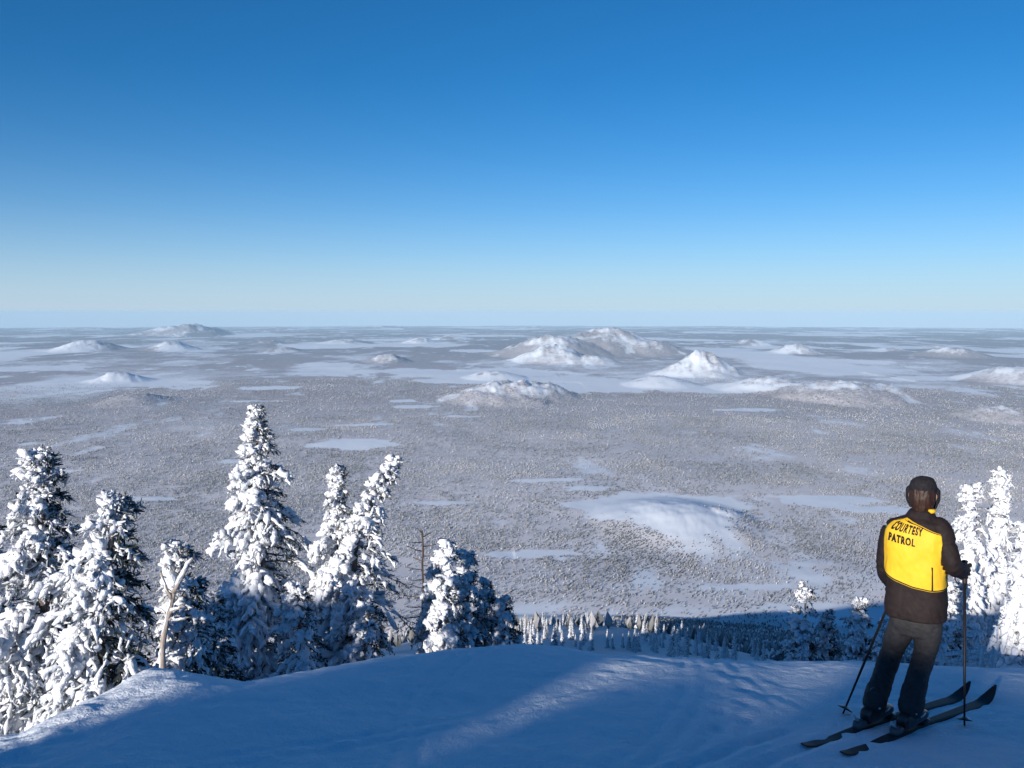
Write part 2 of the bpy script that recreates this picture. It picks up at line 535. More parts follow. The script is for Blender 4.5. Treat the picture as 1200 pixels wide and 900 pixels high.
# ------------------------------------------------------------------ air
hm = bpy.data.materials.new('haze_air')
hm.use_nodes = True
ht = hm.node_tree
for n in list(ht.nodes):
    ht.nodes.remove(n)
ho = ht.nodes.new('ShaderNodeOutputMaterial')
pv = ht.nodes.new('ShaderNodeVolumePrincipled')
pv.inputs['Color'].default_value = (.53, .78, .97, 1)
pv.inputs['Density'].default_value = 1.25e-5
pv.inputs['Anisotropy'].default_value = -0.12
ht.links.new(pv.outputs[0], ho.inputs['Volume'])
zs = np.empty(len(plain.data.vertices) * 3, dtype=np.float32)
plain.data.vertices.foreach_get('co', zs)
zlow = float(zs[2::3].min()) - 1.0
s_ = 113000.0
hv = np.array([(x, y, z) for z in (zlow, 40.0) for y in (-s_, s_) for x in (-s_, s_)])
hf = np.array([(0, 2, 3, 1), (4, 5, 7, 6), (0, 1, 5, 4), (2, 6, 7, 3), (0, 4, 6, 2), (1, 3, 7, 5)])
haze = np_mesh('haze', hv, hf, hm, smooth=False)
haze['kind'] = 'stuff'

# ------------------------------------------------------------------ the wooded plain and lower slope: one mass of crowns
fm, nt, b = new_mat('frosted_crowns')
att = node(nt, 'ShaderNodeAttribute', attribute_name='frost')
nt.links.new(mixc(nt, att.outputs['Fac'], (.070, .080, .080), (.70, .71, .75)), b.inputs['Base Color'])
b.inputs['Roughness'].default_value = .9
b.inputs['Specular IOR Level'].default_value = .1


def scatter(r0, r1, spacing, az0=-37, az1=37):
    a0, a1 = math.radians(az0), math.radians(az1)
    area = (a1 - a0) / 2 * (r1 * r1 - r0 * r0)
    n = int(area / spacing ** 2)
    r = np.sqrt(RNG.uniform(r0 * r0, r1 * r1, n)); a = RNG.uniform(a0, a1, n)
    return r * np.sin(a), r * np.cos(a)


def forest():
    X, Y, Hh = [], [], []
    for (r0, r1, sp, hh) in ((300, 900, 8, 6), (900, 1500, 9.5, 7), (1500, 2600, 7.6, 7.2), (2600, 3600, 6.8, 7.2), (3600, 5200, 8.6, 7.8), (5200, 7600, 13, 9.5), (7600, 12000, 22, 12)):
        x, y = scatter(r0, r1, sp)
        keep = RNG.random(len(x)) < forest_cover(x, y) ** 1.8 * .95
        thin = .75 + .8 * fbm(x / 55, y / 70, 151, 3) + .7 * fbm(x / 240, y / 330, 153, 3)
        keep &= RNG.random(len(x)) < thin
        x, y = x[keep], y[keep]
        X.append(x); Y.append(y); Hh.append(hh * RNG.uniform(.45, 1.25, len(x)))
    x = np.concatenate(X); y = np.concatenate(Y); h = np.concatenate(Hh)
    z = ground_z(x, y)
    n = len(x)
    print('forest crowns', n)
    S = 5
    wdt = h * RNG.uniform(.20, .34, n)
    rot = RNG.uniform(0, 6.28, n)
    ang = rot[:, None] + np.arange(S)[None] * 2 * math.pi / S
    jr = RNG.uniform(.65, 1.3, (n, S))
    V = np.empty((n, S + 2, 3))
    V[:, :S, 0] = x[:, None] + np.cos(ang) * wdt[:, None] * jr
    V[:, :S, 1] = y[:, None] + np.sin(ang) * wdt[:, None] * jr
    V[:, :S, 2] = (z + h * .32)[:, None] + h[:, None] * RNG.uniform(-.14, .16, (n, S))
    V[:, S, 0] = x + RNG.uniform(-.1, .1, n) * h; V[:, S, 1] = y + RNG.uniform(-.1, .1, n) * h; V[:, S, 2] = z + h
    V[:, S + 1, 0] = x; V[:, S + 1, 1] = y; V[:, S + 1, 2] = z - .5
    k = np.arange(S); k2 = (k + 1) % S
    t1 = np.stack([k, k2, np.full(S, S)], 1); t2 = np.stack([k2, k, np.full(S, S + 1)], 1)
    T = np.vstack([t1, t2])
    faces = (np.arange(n)[:, None, None] * (S + 2) + T[None]).reshape(-1, 3)
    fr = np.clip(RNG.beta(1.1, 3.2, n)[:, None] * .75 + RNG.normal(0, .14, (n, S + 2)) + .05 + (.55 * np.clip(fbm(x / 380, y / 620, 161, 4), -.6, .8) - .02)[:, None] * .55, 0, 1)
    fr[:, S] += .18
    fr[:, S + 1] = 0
    o = np_mesh('forest', V.reshape(-1, 3), faces, fm, smooth=False, attrs={'frost': np.clip(fr, 0, 1).ravel()})
    tag(o, 'frosted pine forest covering the valley plain far below', 'forest', None, 'stuff')
    return o


forest_obj = forest()
# ------------------------------------------------------------------ conifers under rime and snow
def snow_mat():
    m, nt, b = new_mat('tree_snow')
    tc = nt.nodes.new('ShaderNodeTexCoord').outputs['Object']
    n = noise(nt, 14, 4, .65, tc)
    nt.links.new(mixc(nt, ramp(nt, n, [(.35, 0), (.7, 1)]), (.74, .79, .86), (.84, .88, .93)), b.inputs['Base Color'])
    b.inputs['Roughness'].default_value = .8
    b.inputs['Specular IOR Level'].default_value = .2
    bump(nt, n, .8, .04, b)
    return m


def needle_mat():
    m, nt, b = new_mat('frosted_needles')
    a = node(nt, 'ShaderNodeAttribute', attribute_name='frost')
    nt.links.new(mixc(nt, a.outputs['Fac'], (.022, .034, .030), (.72, .76, .82)), b.inputs['Base Color'])
    b.inputs['Roughness'].default_value = .8
    b.inputs['Specular IOR Level'].default_value = .15
    return m


def bark_mat(name, c1, c2, sc=18):
    m, nt, b = new_mat(name)
    tc = nt.nodes.new('ShaderNodeTexCoord').outputs['Object']
    mp = nt.nodes.new('ShaderNodeMapping'); mp.inputs['Scale'].default_value = (1, 1, .18)
    nt.links.new(tc, mp.inputs['Vector'])
    n = noise(nt, sc, 5, .7, mp.outputs[0])
    nt.links.new(mixc(nt, ramp(nt, n, [(.35, 0), (.65, 1)]), c1, c2), b.inputs['Base Color'])
    b.inputs['Roughness'].default_value = .9
    bump(nt, n, .8, .02, b)
    return m


M_SNOW = snow_mat()
M_NEEDLE = needle_mat()
M_BARK = bark_mat('fir_bark', (.07, .055, .05), (.22, .19, .18))
M_DARKBARK = bark_mat('dark_dead_bark', (.035, .028, .026), (.10, .08, .075))
M_DEAD = bark_mat('weathered_wood', (.22, .185, .16), (.44, .39, .35), 24)
M_RIME = bark_mat('rimed_wood', (.42, .40, .40), (.80, .84, .89), 16)


def unit(v):
    return v / np.maximum(np.linalg.norm(v, axis=-1, keepdims=True), 1e-9)


def tubes(paths, rads, sides, rng, jitter=0.0, squash=1.0):
    """paths (n,k,3), rads (n,k): a closed tapering tube along each path."""
    n, k, _ = paths.shape
    t = np.empty_like(paths)
    t[:, 1:-1] = paths[:, 2:] - paths[:, :-2]
    t[:, 0] = paths[:, 1] - paths[:, 0]; t[:, -1] = paths[:, -1] - paths[:, -2]
    t = unit(t)
    ref = np.where(np.abs(t[..., 2:3]) > .9, np.array([1., 0, 0]), np.array([0, 0, 1.]))
    s = unit(np.cross(t, ref)); u = np.cross(s, t)
    ang = np.arange(sides) * 2 * math.pi / sides
    r = rads[:, :, None] * (1 + (rng.uniform(-jitter, jitter, (n, k, sides)) if jitter else 0))
    V = paths[:, :, None] + s[:, :, None] * (np.cos(ang)[None, None, :, None] * r[..., None]) \
        + u[:, :, None] * (np.sin(ang)[None, None, :, None] * r[..., None] * squash)
    V = V.reshape(n, k * sides, 3)
    caps = paths[:, [0, -1]]
    V = np.concatenate([V, caps], 1)
    per = k * sides + 2
    j = np.arange(sides); j2 = (j + 1) % sides
    q = np.concatenate([np.stack([i * sides + j, i * sides + j2, (i + 1) * sides + j2, (i + 1) * sides + j], 1) for i in range(k - 1)])
    c = np.concatenate([np.stack([np.full(sides, k * sides), j2, j], 1),
                        np.stack([np.full(sides, k * sides + 1), (k - 1) * sides + j, (k - 1) * sides + j2], 1)])
    off = (np.arange(n) * per)[:, None, None]
    return V.reshape(-1, 3), (q[None] + off).reshape(-1, 4), (c[None] + off).reshape(-1, 3)


class Acc:
    def __init__(self):
        self.v, self.q, self.t, self.a, self.n = [], [], [], [], 0

    def add(self, v, q=None, t=None, a=None):
        self.v.append(v)
        if q is not None and len(q): self.q.append(q + self.n)
        if t is not None and len(t): self.t.append(t + self.n)
        self.a.append(np.zeros(len(v)) if a is None else a)
        self.n += len(v)

    def build(self, name, mat, parent, smooth=True, attr=None):
        faces = []
        if self.q: faces.append(np.concatenate(self.q))
        if self.t: faces.append(np.concatenate(self.t))
        return np_mesh(name, np.concatenate(self.v), faces, mat, smooth, parent,
                       {attr: np.concatenate(self.a)} if attr else None)


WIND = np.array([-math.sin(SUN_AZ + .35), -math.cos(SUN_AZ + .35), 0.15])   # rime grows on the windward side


def fir(name, loc, H, R, seed, bend=(0, 0), snow=1.0, droop=.5, whorl=.22, twigs=10, needles=12, lean=(0, 0),
        clump=1.0, power=.85, bare=0.0, frost=.35, base_frac=.05, top_snow=1.0):
    """One conifer: trunk with limbs, needle foliage, snow lying on the boughs."""
    rng = np.random.default_rng(seed)
    root = empty(name, loc)
    rimed = snow > 1.25
    # trunk path
    def spine(h):
        f = np.asarray(h) / H
        p = np.zeros(f.shape + (3,))
        p[..., 0] = lean[0] * f * H + bend[0] * np.clip(f - .55, 0, 1) ** 2 * 5 + .03 * np.sin(f * 9 + seed)
        p[..., 1] = lean[1] * f * H + bend[1] * np.clip(f - .55, 0, 1) ** 2 * 5 + .03 * np.cos(f * 8 + seed)
        p[..., 2] = f * H - .25 * (abs(bend[0]) + abs(bend[1])) * np.clip(f - .7, 0, 1) ** 2 * 6
        return p
    hs_ = np.linspace(-.4, H, 15)
    tp = spine(hs_)[None]
    tr = (0.018 + 0.017 * (H - hs_) * (1 if H < 9 else .85))[None]
    trunk = Acc(); trunk.add(*tubes(tp, tr, 8, rng, .12))
    # boughs
    n_wh = int(H * (1 - base_frac) / whorl)
    hh, LL, AA = [], [], []
    for i in range(n_wh):
        f = (i + rng.uniform(-.3, .3)) / n_wh            # 0 top .. 1 bottom
        f = min(max(f, 0.012), 1)
        hcur = H * f
        nb = 4 if f < .12 else int(rng.integers(3, 6))
        a0 = rng.uniform(0, 6.28)
        for kx in range(nb):
            a = a0 + kx * 6.283 / nb + rng.uniform(-.35, .35)
            lump_n = float(fbm(np.array([hcur * 1.15 / max(R, .8) * 1.3 + seed]), np.array([math.cos(a) * .9 + math.sin(a) * .5]), seed, 2)[0])
            L = R * (f ** power) * (1 + .55 * lump_n) * (rng.uniform(.5, 1.05) + rng.uniform(.2, .5) * (rng.random() < .14)) + .07
            if rng.random() < bare * (.5 + .5 * f):
                continue
            hh.append(H * (1 - f * (1 - base_frac)) + rng.uniform(-.06, .06)); LL.append(L); AA.append(a)
    hh = np.array(hh); LL = np.array(LL); AA = np.array(AA); nb = len(hh)
    f = 1 - hh / H
    ups = np.interp(f, [0, .08, .25, 1], [.9, .5, .08, -.22]) + rng.uniform(-.28, .28, nb)
    drp = droop * np.interp(f, [0, .1, 1], [.1, .7, 1.3]) * rng.uniform(.7, 1.3, nb)
    s = np.linspace(0, 1, 7)
    dirh = np.stack([np.cos(AA), np.sin(AA)], 1)
    P = np.empty((nb, 7, 3))
    st = spine(hh)
    curl = rng.uniform(-.25, .25, nb)
    dirp = np.stack([-dirh[:, 1], dirh[:, 0]], 1)
    for k in range(7):
        P[:, k, :2] = st[:, :2] + dirh * (LL * s[k] * (1 - .18 * s[k] * drp))[:, None] + dirp * (LL * curl * s[k] ** 2)[:, None]
        P[:, k, 2] = st[:, 2] + LL * (ups * s[k] - drp * s[k] ** 2)
    P[:, 1:] += rng.normal(0, .012, (nb, 6, 3))
    limb_r = (.006 + .009 * LL)[:, None] * np.linspace(1.3, .35, 7)[None]
    trunk.add(*tubes(P[:, ::2], limb_r[:, ::2], 4, rng))
    # twigs along each bough
    tw = []
    for k in range(twigs):
        ss = (k + .9 + rng.uniform(-.3, .3, nb)) / (twigs + .4)
        ss = np.clip(ss, .12, .98)
        x = ss * 6; i0 = np.minimum(x.astype(int), 5); fr = (x - i0)[:, None]
        a = P[np.arange(nb), i0]; bb = P[np.arange(nb), i0 + 1]
        pos = a + (bb - a) * fr
        tang = unit(bb - a)
        side = unit(np.cross(tang, np.array([0, 0, 1.]))) * np.where((k + np.arange(nb)) % 2 == 0, 1, -1)[:, None]
        d = unit(tang * rng.uniform(.5, .95, nb)[:, None] + side * rng.uniform(.45, .9, nb)[:, None] + rng.normal(0, .12, (nb, 3)))
        ln = LL * (.18 + .26 * (1 - ss)) * rng.uniform(.7, 1.3, nb) + .07
        tw.append((pos, d, ln, f, ss))
    tw.append((P[:, -2], unit(P[:, -1] - P[:, -3]), LL * .16 + .08, f, np.ones(nb)))
    pos = np.concatenate([t[0] for t in tw]); d = np.concatenate([t[1] for t in tw]); ln = np.concatenate([t[2] for t in tw])
    ff = np.concatenate([t[3] for t in tw]); ss = np.concatenate([t[4] for t in tw])
    N = len(pos)
    out = unit(pos - spine(pos[:, 2].clip(0, H)) + 1e-6)
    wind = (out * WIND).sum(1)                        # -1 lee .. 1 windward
    q = np.linspace(0, 1, 5)
    tpth = pos[:, None] + d[:, None] * (ln[:, None] * q[None])[..., None]
    sag = droop * rng.uniform(.25, .9, N) * ln
    tpth[..., 2] -= sag[:, None] * q[None] ** 2
    # needles: short flat blades hanging and spreading round every twig
    M = needles
    qi = rng.uniform(0.05, 1.05, (N, M))
    c = pos[:, None] + d[:, None] * (ln[:, None] * qi)[..., None]
    c[..., 2] -= sag[:, None] * qi ** 2
    nd = unit(d[:, None] * .9 + rng.normal(0, .6, (N, M, 3)) + np.array([0, 0, -.45]))
    nl = rng.uniform(.04, .10, (N, M)) * (1 + .25 * (H > 7))
    wv = unit(np.cross(nd, rng.normal(0, 1, (N, M, 3)))) * rng.uniform(.008, .018, (N, M))[..., None]
    tip = c + nd * nl[..., None]
    BV = np.stack([c - wv, c + wv, tip + wv * .35, tip - wv * .35], 2).reshape(-1, 3)
    fq = np.arange(N * M * 4).reshape(-1, 4)
    frost_shade = np.clip(frost + (.30 * wind + (.5 * (.35 - ff) + .45 * (ss - .7)) * (0 if rimed else 1))[:, None] + rng.normal(0, .22, (N, M)), 0, 1)  # frost thinned at the foot and near the trunk to paint shade there
    fol = Acc(); fol.add(BV, fq, None, np.repeat(frost_shade.ravel(), 4))
    # snow lying along the twigs
    pr = np.clip(.66 * snow + .42 * wind + .75 * (.42 - ff) * (0 if rimed else 1), .04, 1)
    sel = rng.random(N) < pr
    n = int(sel.sum())
    rad = clump * rng.uniform(.018, .060, n) * (1 + .5 * np.clip(wind[sel], -.5, 1)) * np.interp(ln[sel], [.07, .5], [.8, 1.1])
    prof = np.array([.45, 1.0, .8, 1.05, .75, .95, .28])
    rr = rad[:, None] * prof[None] * rng.uniform(.4, 1.6, (n, 7))
    q7 = np.linspace(0, 1.02, 7)
    sp = pos[sel][:, None] + d[sel][:, None] * (ln[sel][:, None] * q7[None])[..., None]
    sp[..., 2] -= sag[sel][:, None] * q7[None] ** 2
    sp[..., 2] += rr * .55
    sp += (WIND * .02)[None, None]
    sp += rng.normal(0, .016, sp.shape)
    sn = Acc(); sn.add(*tubes(sp, rr, 6, rng, .32, .85))
    # heavier pillows out on the boughs
    npil = int(nb * .6 * snow)
    bi = rng.choice(nb, npil, p=(np.clip(LL * (1.25 - f) * (1.2 + (unit(P[:, -1] - P[:, 0]) * WIND).sum(1)), .02, None)) / np.clip(LL * (1.25 - f) * (1.2 + (unit(P[:, -1] - P[:, 0]) * WIND).sum(1)), .02, None).sum())
    k0 = rng.integers(2, 5, npil)
    pl0 = P[bi, k0]; pl1 = P[bi, np.minimum(k0 + 2, 6)]
    ql = np.linspace(-.1, 1.1, 6)
    pp = pl0[:, None] + (pl1 - pl0)[:, None] * ql[None, :, None] + rng.normal(0, .03, (npil, 6, 3))
    pr_ = clump * rng.uniform(.035, .095, npil) * np.interp(LL[bi], [.15, 1.2], [.6, 1.1])
    prr = pr_[:, None] * np.array([.35, .9, 1.15, 1.05, .8, .3])[None] * rng.uniform(.5, 1.5, (npil, 6))
    pp[..., 2] += prr * .6
    sn.add(*tubes(pp, prr, 8, rng, .3, .8))
    # snow and rime plastered on the windward side of the top
    nt_ = int(top_snow * 20)
    hq = H * (1 - rng.random(nt_) ** 1.3 * .22)
    t0 = spine(hq) + WIND * rng.uniform(0, .09, nt_)[:, None] * (.35 + 6 * (1 - hq / H))[:, None] + rng.normal(0, .03, (nt_, 3))
    td = unit(rng.normal(0, .5, (nt_, 3)) + np.array([0, 0, .35]) + WIND * .6)
    tl = rng.uniform(.10, .22, nt_)
    tpp = t0[:, None] + td[:, None] * (tl[:, None] * np.linspace(0, 1, 5)[None])[..., None]
    trr = clump * (rng.uniform(.03, .07, nt_) * np.interp(1 - hq / H, [0, .06, .2], [.55, .8, 1.1]))[:, None] * np.array([.5, 1, 1.1, .8, .3])[None] * rng.uniform(.75, 1.25, (nt_, 5))
    sn.add(*tubes(tpp, trr, 6, rng, .2))
    if rimed:      # rime sheathing the trunk
        hz = np.linspace(0, H * .97, 40)
        sp_ = spine(hz)[None] + (WIND * .03)
        sn.add(*tubes(sp_, (tr.mean() * .5 + .035 + .03 * rng.random(40))[None], 8, rng, .25))
    trunk.build('trunk', M_BARK, root)
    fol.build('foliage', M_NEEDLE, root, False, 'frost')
    sn.build('snow_cover', M_SNOW, root)
    return root


def place_fir(name, px, py_top, depth, half_px, seed, label, cat='tree', group=None, base_up=0.0, **kw):
    top = at(px, py_top, depth)
    gz = float(ground_z(np.array([top[0]]), np.array([top[1]]))[0]) + base_up
    H = top[2] - gz
    b = kw.get('bend', (0, 0))
    base = (top[0] - b[0] * .2025 * 5 - kw.get('lean', (0, 0))[0] * H, top[1], gz)
    R = half_px * depth / F
    o = fir(name, base, H, R, seed, **kw)
    tag(o, label, cat, group)
    return o


G_L = 'snow-laden firs along the left brow of the hill'
G_R = 'firs along the right brow of the hill'
place_fir('fir_tree', 46, 536, 10.6, 128, 11, 'broad snow-plastered fir with a knobbly narrow top, left of the bent-topped fir', group=G_L, clump=.74, snow=1.1, power=.9, twigs=13, whorl=.17)
place_fir('fir_tree', -34, 585, 11.5, 120, 12, 'heavily snowed fir cut by the left edge of the picture', group=G_L, clump=.85, snow=1.15, power=.85, twigs=12, whorl=.17)
place_fir('fir_tree', 139, 588, 9.2, 108, 13, 'snow-covered fir with a bent tip, between the broad left fir and the bare snag', group=G_L, bend=(.22, 0), clump=.70, snow=1.1, power=.9, twigs=13, whorl=.15)
place_fir('fir_tree', 212, 640, 10.9, 66, 14, 'small white fir rising right behind the bare snag', group=G_L, clump=.85, snow=1.05, power=.8, twigs=11)
place_fir('fir_tree', 302, 477, 21.5, 128, 15, 'tallest fir of the left clump, white on its left side and dark on its right', group=G_L, whorl=.20, twigs=11, clump=1.28, snow=1.0, power=.95, bend=(.0, 0), frost=.30, needles=14)
place_fir('fir_tree', 397, 549, 21.0, 74, 16, 'slim pointed snowy fir standing left of the tree with the hooked top', group=G_L, clump=1.2, snow=1.0, power=.95, frost=.3)
place_fir('fir_tree', 464, 536, 20.5, 98, 17, 'snowy fir whose hooked top leans right', group=G_L, bend=(1.0, 0), clump=1.28, snow=1.05, power=.88, frost=.3)
place_fir('fir_tree', 524, 640, 19.0, 44, 18, 'small snowy fir directly right of the thin dead fir', group=G_L, clump=1.3, snow=.95, power=.7)
place_fir('fir_tree', 547, 652, 19.8, 50, 19, 'snowy fir with shaded foot, second from the right end of the left clump', group=G_L, clump=1.3, snow=.7, power=.7, frost=.2)
place_fir('fir_tree', 590, 706, 20.0, 48, 20, 'small dark fir with a thin spire at the right end of the left clump', group=G_L, clump=1.1, snow=.45, power=.75, frost=.15)
place_fir('fir_tree', 350, 690, 18.5, 70, 21, 'low shaded fir between the tallest fir and the slim pointed one', group=G_L, clump=1.1, snow=.5, power=.6, frost=.2)
place_fir('fir_tree', 252, 705, 17.0, 60, 22, 'low dark fir under the left boughs of the tallest fir', group=G_L, clump=1.0, snow=.4, power=.6, frost=.2)
place_fir('fir_tree', 430, 715, 19.0, 55, 23, 'short shaded fir at the foot of the hook-topped fir', group=G_L, clump=1.0, snow=.5, power=.6, frost=.2)
place_fir('fir_tree', 943, 694, 20.0, 34, 31, 'dark fir with snow-tipped crown, left of the skier', group=G_R, clump=.9, snow=.45, power=.5, frost=.12)
place_fir('fir_tree', 970, 722, 20.5, 22, 32, 'narrow dark fir tucked beside the snow-tipped dark fir', group=G_R, clump=.8, snow=.3, power=.6, frost=.12)
place_fir('fir_tree', 1009, 708, 19.0, 36, 33, 'dark fir with a white spire just left of the leaning ski pole', group=G_R, clump=.9, snow=.5, power=.6, frost=.15)
place_fir('fir_tree', 1040, 735, 18.0, 30, 34, 'low shaded fir behind the legs of the skier', group=G_R, clump=.9, snow=.5, power=.6, frost=.15)
place_fir('fir_tree', 1112, 690, 19.0, 36, 35, 'shaded bluish fir just right of the skier, behind the upright ski pole', group=G_R, clump=1.0, snow=.7, power=.6, frost=.25)
place_fir('fir_tree', 1139, 576, 22.0, 34, 36, 'thin white rimed tree beside the shoulder of the skier', group=G_R, clump=1.2, snow=1.3, power=.3, droop=1.0, whorl=.26, frost=.7, needles=6, bare=.45, twigs=7)
place_fir('fir_tree', 1174, 554, 22.5, 30, 37, 'tall white fir caked in rime, highest one on the right', group=G_R, clump=1.5, snow=1.4, power=.45, droop=1.7, whorl=.24, frost=.75, needles=6, twigs=8, bare=.2)
place_fir('fir_tree', 1207, 628, 9.0, 26, 38, 'rimed white fir cut by the right edge of the picture', group=G_R, clump=.8, snow=1.4, power=.5, droop=1.5, frost=.75, needles=6, whorl=.14)

place_fir('fir_tree', 507, 668, 20.5, 44, 24, 'low snowy fir at the foot of the thin dead fir', group=G_L, clump=1.0, snow=.7, power=.8, frost=.2)
place_fir('fir_tree', 569, 684, 20.6, 46, 25, 'dark fir stepping down beside the small spire at the right end of the left clump', group=G_L, clump=1.0, snow=.6, power=.85, frost=.18)

# ---- bare snag and dead thin trunk
def dead_tree(name, loc, H, r0, limbs, seed, mat, label, lean=0.0, snow=True, bendx=0.0):
    rng = np.random.default_rng(seed)
    root = empty(name, loc)
    tag(root, label, 'dead tree')
    hz = np.linspace(-.5, H, 22)
    sp = np.stack([lean * hz + bendx * np.clip(hz / H, 0, 1) ** 2 + .012 * np.sin(hz * 7), .01 * np.cos(hz * 6), hz], 1)
    tr = Acc(); tr.add(*tubes(sp[None], (r0 * np.linspace(1.15, .45, 22) * rng.uniform(.88, 1.12, 22))[None], 10, rng, .08))
    tr.build('trunk', mat, root)
    sn = Acc()
    for (h, dx, dy, dz, r) in limbs:
        st = np.array([lean * h + bendx * (h / H) ** 2, 0, h])
        q = np.linspace(0, 1, 8)
        p = st + np.outer(q, [dx, dy, dz]) + np.outer(q ** 2, [0, 0, .12 * abs(dx)]) + rng.normal(0, .006, (8, 3)) * (q > 0)[:, None]
        l = Acc(); l.add(*tubes(p[None], (r * np.linspace(1, .45, 8))[None], 7, rng, .1))
        l.build('limb', mat, root)
        if snow:
            ps = p[1:-1].copy(); ps[:, 2] += r * .7; ps += WIND * r * .4
            sn.add(*tubes(ps[None], (r * rng.uniform(.5, 1.1, 6) * np.array([.4, 1, 1, 1, .9, .3]))[None], 6, rng, .25))
    if snow:
        ps = sp[3:-1] + WIND * r0 * .5 + rng.normal(0, .004, (18, 3))
        sn.add(*tubes(ps[None], (r0 * np.linspace(.6, .3, 18) * rng.uniform(.3, 1.15, 18))[None], 6, rng, .25))
        sn.build('snow_cover', M_SNOW, root)
    return root


p = at(189, 800, 8.4); gz = float(ground_z(np.array([p[0]]), np.array([p[1]]))[0])
Hs = at(210, 690, 8.4)[2] - gz
dead_tree('dead_snag', (p[0], p[1], gz), Hs, 0.038, [(Hs - .04, .21, .05, .36, .022), (Hs - .10, -.085, -.02, .24, .019), (Hs * .80, .16, -.05, .07, .017),
          (Hs * .74, .20, .06, -.02, .014), (Hs * .78, -.16, .04, .05, .013)], 41, M_DEAD,
          'bare barkless snag with a forked top standing at the left brow', bendx=.15)
p = at(495, 622, 21.0); gz = float(ground_z(np.array([p[0]]), np.array([p[1]]))[0])
Hs = p[2] - gz
dead_tree('dead_fir', (p[0], p[1], gz), Hs, .046, [(Hs * q_, dx_, dy_, dz_, .016) for q_, dx_, dy_, dz_ in [(1 - .022 * i_ - .01, (.14 + .045 * (i_ % 5) + .012 * i_) * (1 if i_ % 2 else -1), .2 * math.sin(i_ * 2.3), .10 - .03 * (i_ % 4) - .006 * i_) for i_ in range(22)] or
          ((.94, .5, .1, .10), (.91, -.18, .1, .12), (.88, .42, -.2, -.06), (.85, -.35, .1, -.05), (.81, .32, .1, -.1), (.78, -.25, -.2, -.1), (.74, .4, .0, -.15), (.70, -.4, .1, -.16), (.66, .3, .2, -.2), (.62, -.3, -.2, -.15))],
          42, M_DARKBARK, 'thin dead fir with bare twigs in the left clump', snow=False)

# ---- firs down the slope beyond the brow, seen small
def small_fir(name, seed, H, R, frost):
    rng = np.random.default_rng(seed)
    n = 150
    f = np.sort(rng.random(n) ** .8)
    a = rng.uniform(0, 6.28, n)
    L = R * (f ** .8) * rng.uniform(.6, 1.15, n) + .12
    st = np.stack([np.zeros(n), np.zeros(n), H * (1 - f * .93)], 1)
    q = np.linspace(0, 1, 4)
    d = np.stack([np.cos(a), np.sin(a), rng.uniform(-.35, .15, n)], 1)
    p = st[:, None] + d[:, None] * (L[:, None] * q[None])[..., None]
    p[..., 2] -= (L * .35)[:, None] * q[None] ** 2
    r = (.07 + .13 * L)[:, None] * np.array([.9, 1.0, .8, .2])[None] * rng.uniform(.7, 1.3, (n, 4))
    A = Acc()
    v, q4, t3 = tubes(p, r, 5, rng, .35, .7)
    wind = (d * WIND).sum(1)
    fr = np.clip(frost + .35 * np.repeat(wind, len(v) // n) + rng.normal(0, .25, len(v)), 0, 1)
    A.add(v, q4, t3, fr)
    v, q4, t3 = tubes(np.array([[[0, 0, -.6], [0, 0, H * .5], [0, 0, H]]]), np.array([[.16, .1, .03]]), 5, rng)
    A.add(v, q4, t3, np.full(len(v), .05))
    o = A.build(name, M_NEEDLE, None, True, 'frost')
    return o.data, o


protos = [small_fir('slope_fir', 60 + i, 8.5, R_, fr_)[1] for i, (R_, fr_) in enumerate(((1.5, .75), (1.2, .9), (1.8, .6), (1.35, .8)))]
srng = np.random.default_rng(77)
placed = 0
tries = 0
while placed < 285 and tries < 6000:
    tries += 1
    r = srng.uniform(230, 440) if placed < 215 else srng.uniform(80, 500)
    a = math.radians(srng.uniform(-3.5, 14) if placed < 215 else srng.uniform(10, 25))
    x, y = r * math.sin(a), r * math.cos(a)
    z = float(ground_z(np.array([x]), np.array([y]))[0])
    sc = srng.uniform(.4, .8)
    if r < 160:
        sc *= .55
    o = protos[placed] if placed < 4 else protos[int(srng.integers(4))].copy()
    if placed >= 4:
        COL.objects.link(o)
    o.location = (x, y, z)
    o.scale = (sc * srng.uniform(.85, 1.2), sc * srng.uniform(.85, 1.2), sc)
    o.rotation_euler = (0, 0, srng.uniform(-.5, .5))
    tag(o, 'snow-covered fir on the slope just beyond the brow of the hill', 'tree', 'firs on the slope beyond the brow')
    placed += 1
# ------------------------------------------------------------------ the skier
from mathutils import noise as mnoise


def cloth(name, c1, c2, rough=.75, scale=30, bmp=.25, spec=.25):
    m, nt, b = new_mat(name)
    tc = nt.nodes.new('ShaderNodeTexCoord').outputs['Object']
    n = noise(nt, scale, 4, .6, tc)
    nt.links.new(mixc(nt, ramp(nt, n, [(.35, 0), (.68, 1)]), c1, c2), b.inputs['Base Color'])
    b.inputs['Roughness'].default_value = rough
    b.inputs['Specular IOR Level'].default_value = spec
    w2 = noise(nt, 400, 2, .5, tc)
    bump(nt, w2, bmp, .002, b)
    return m


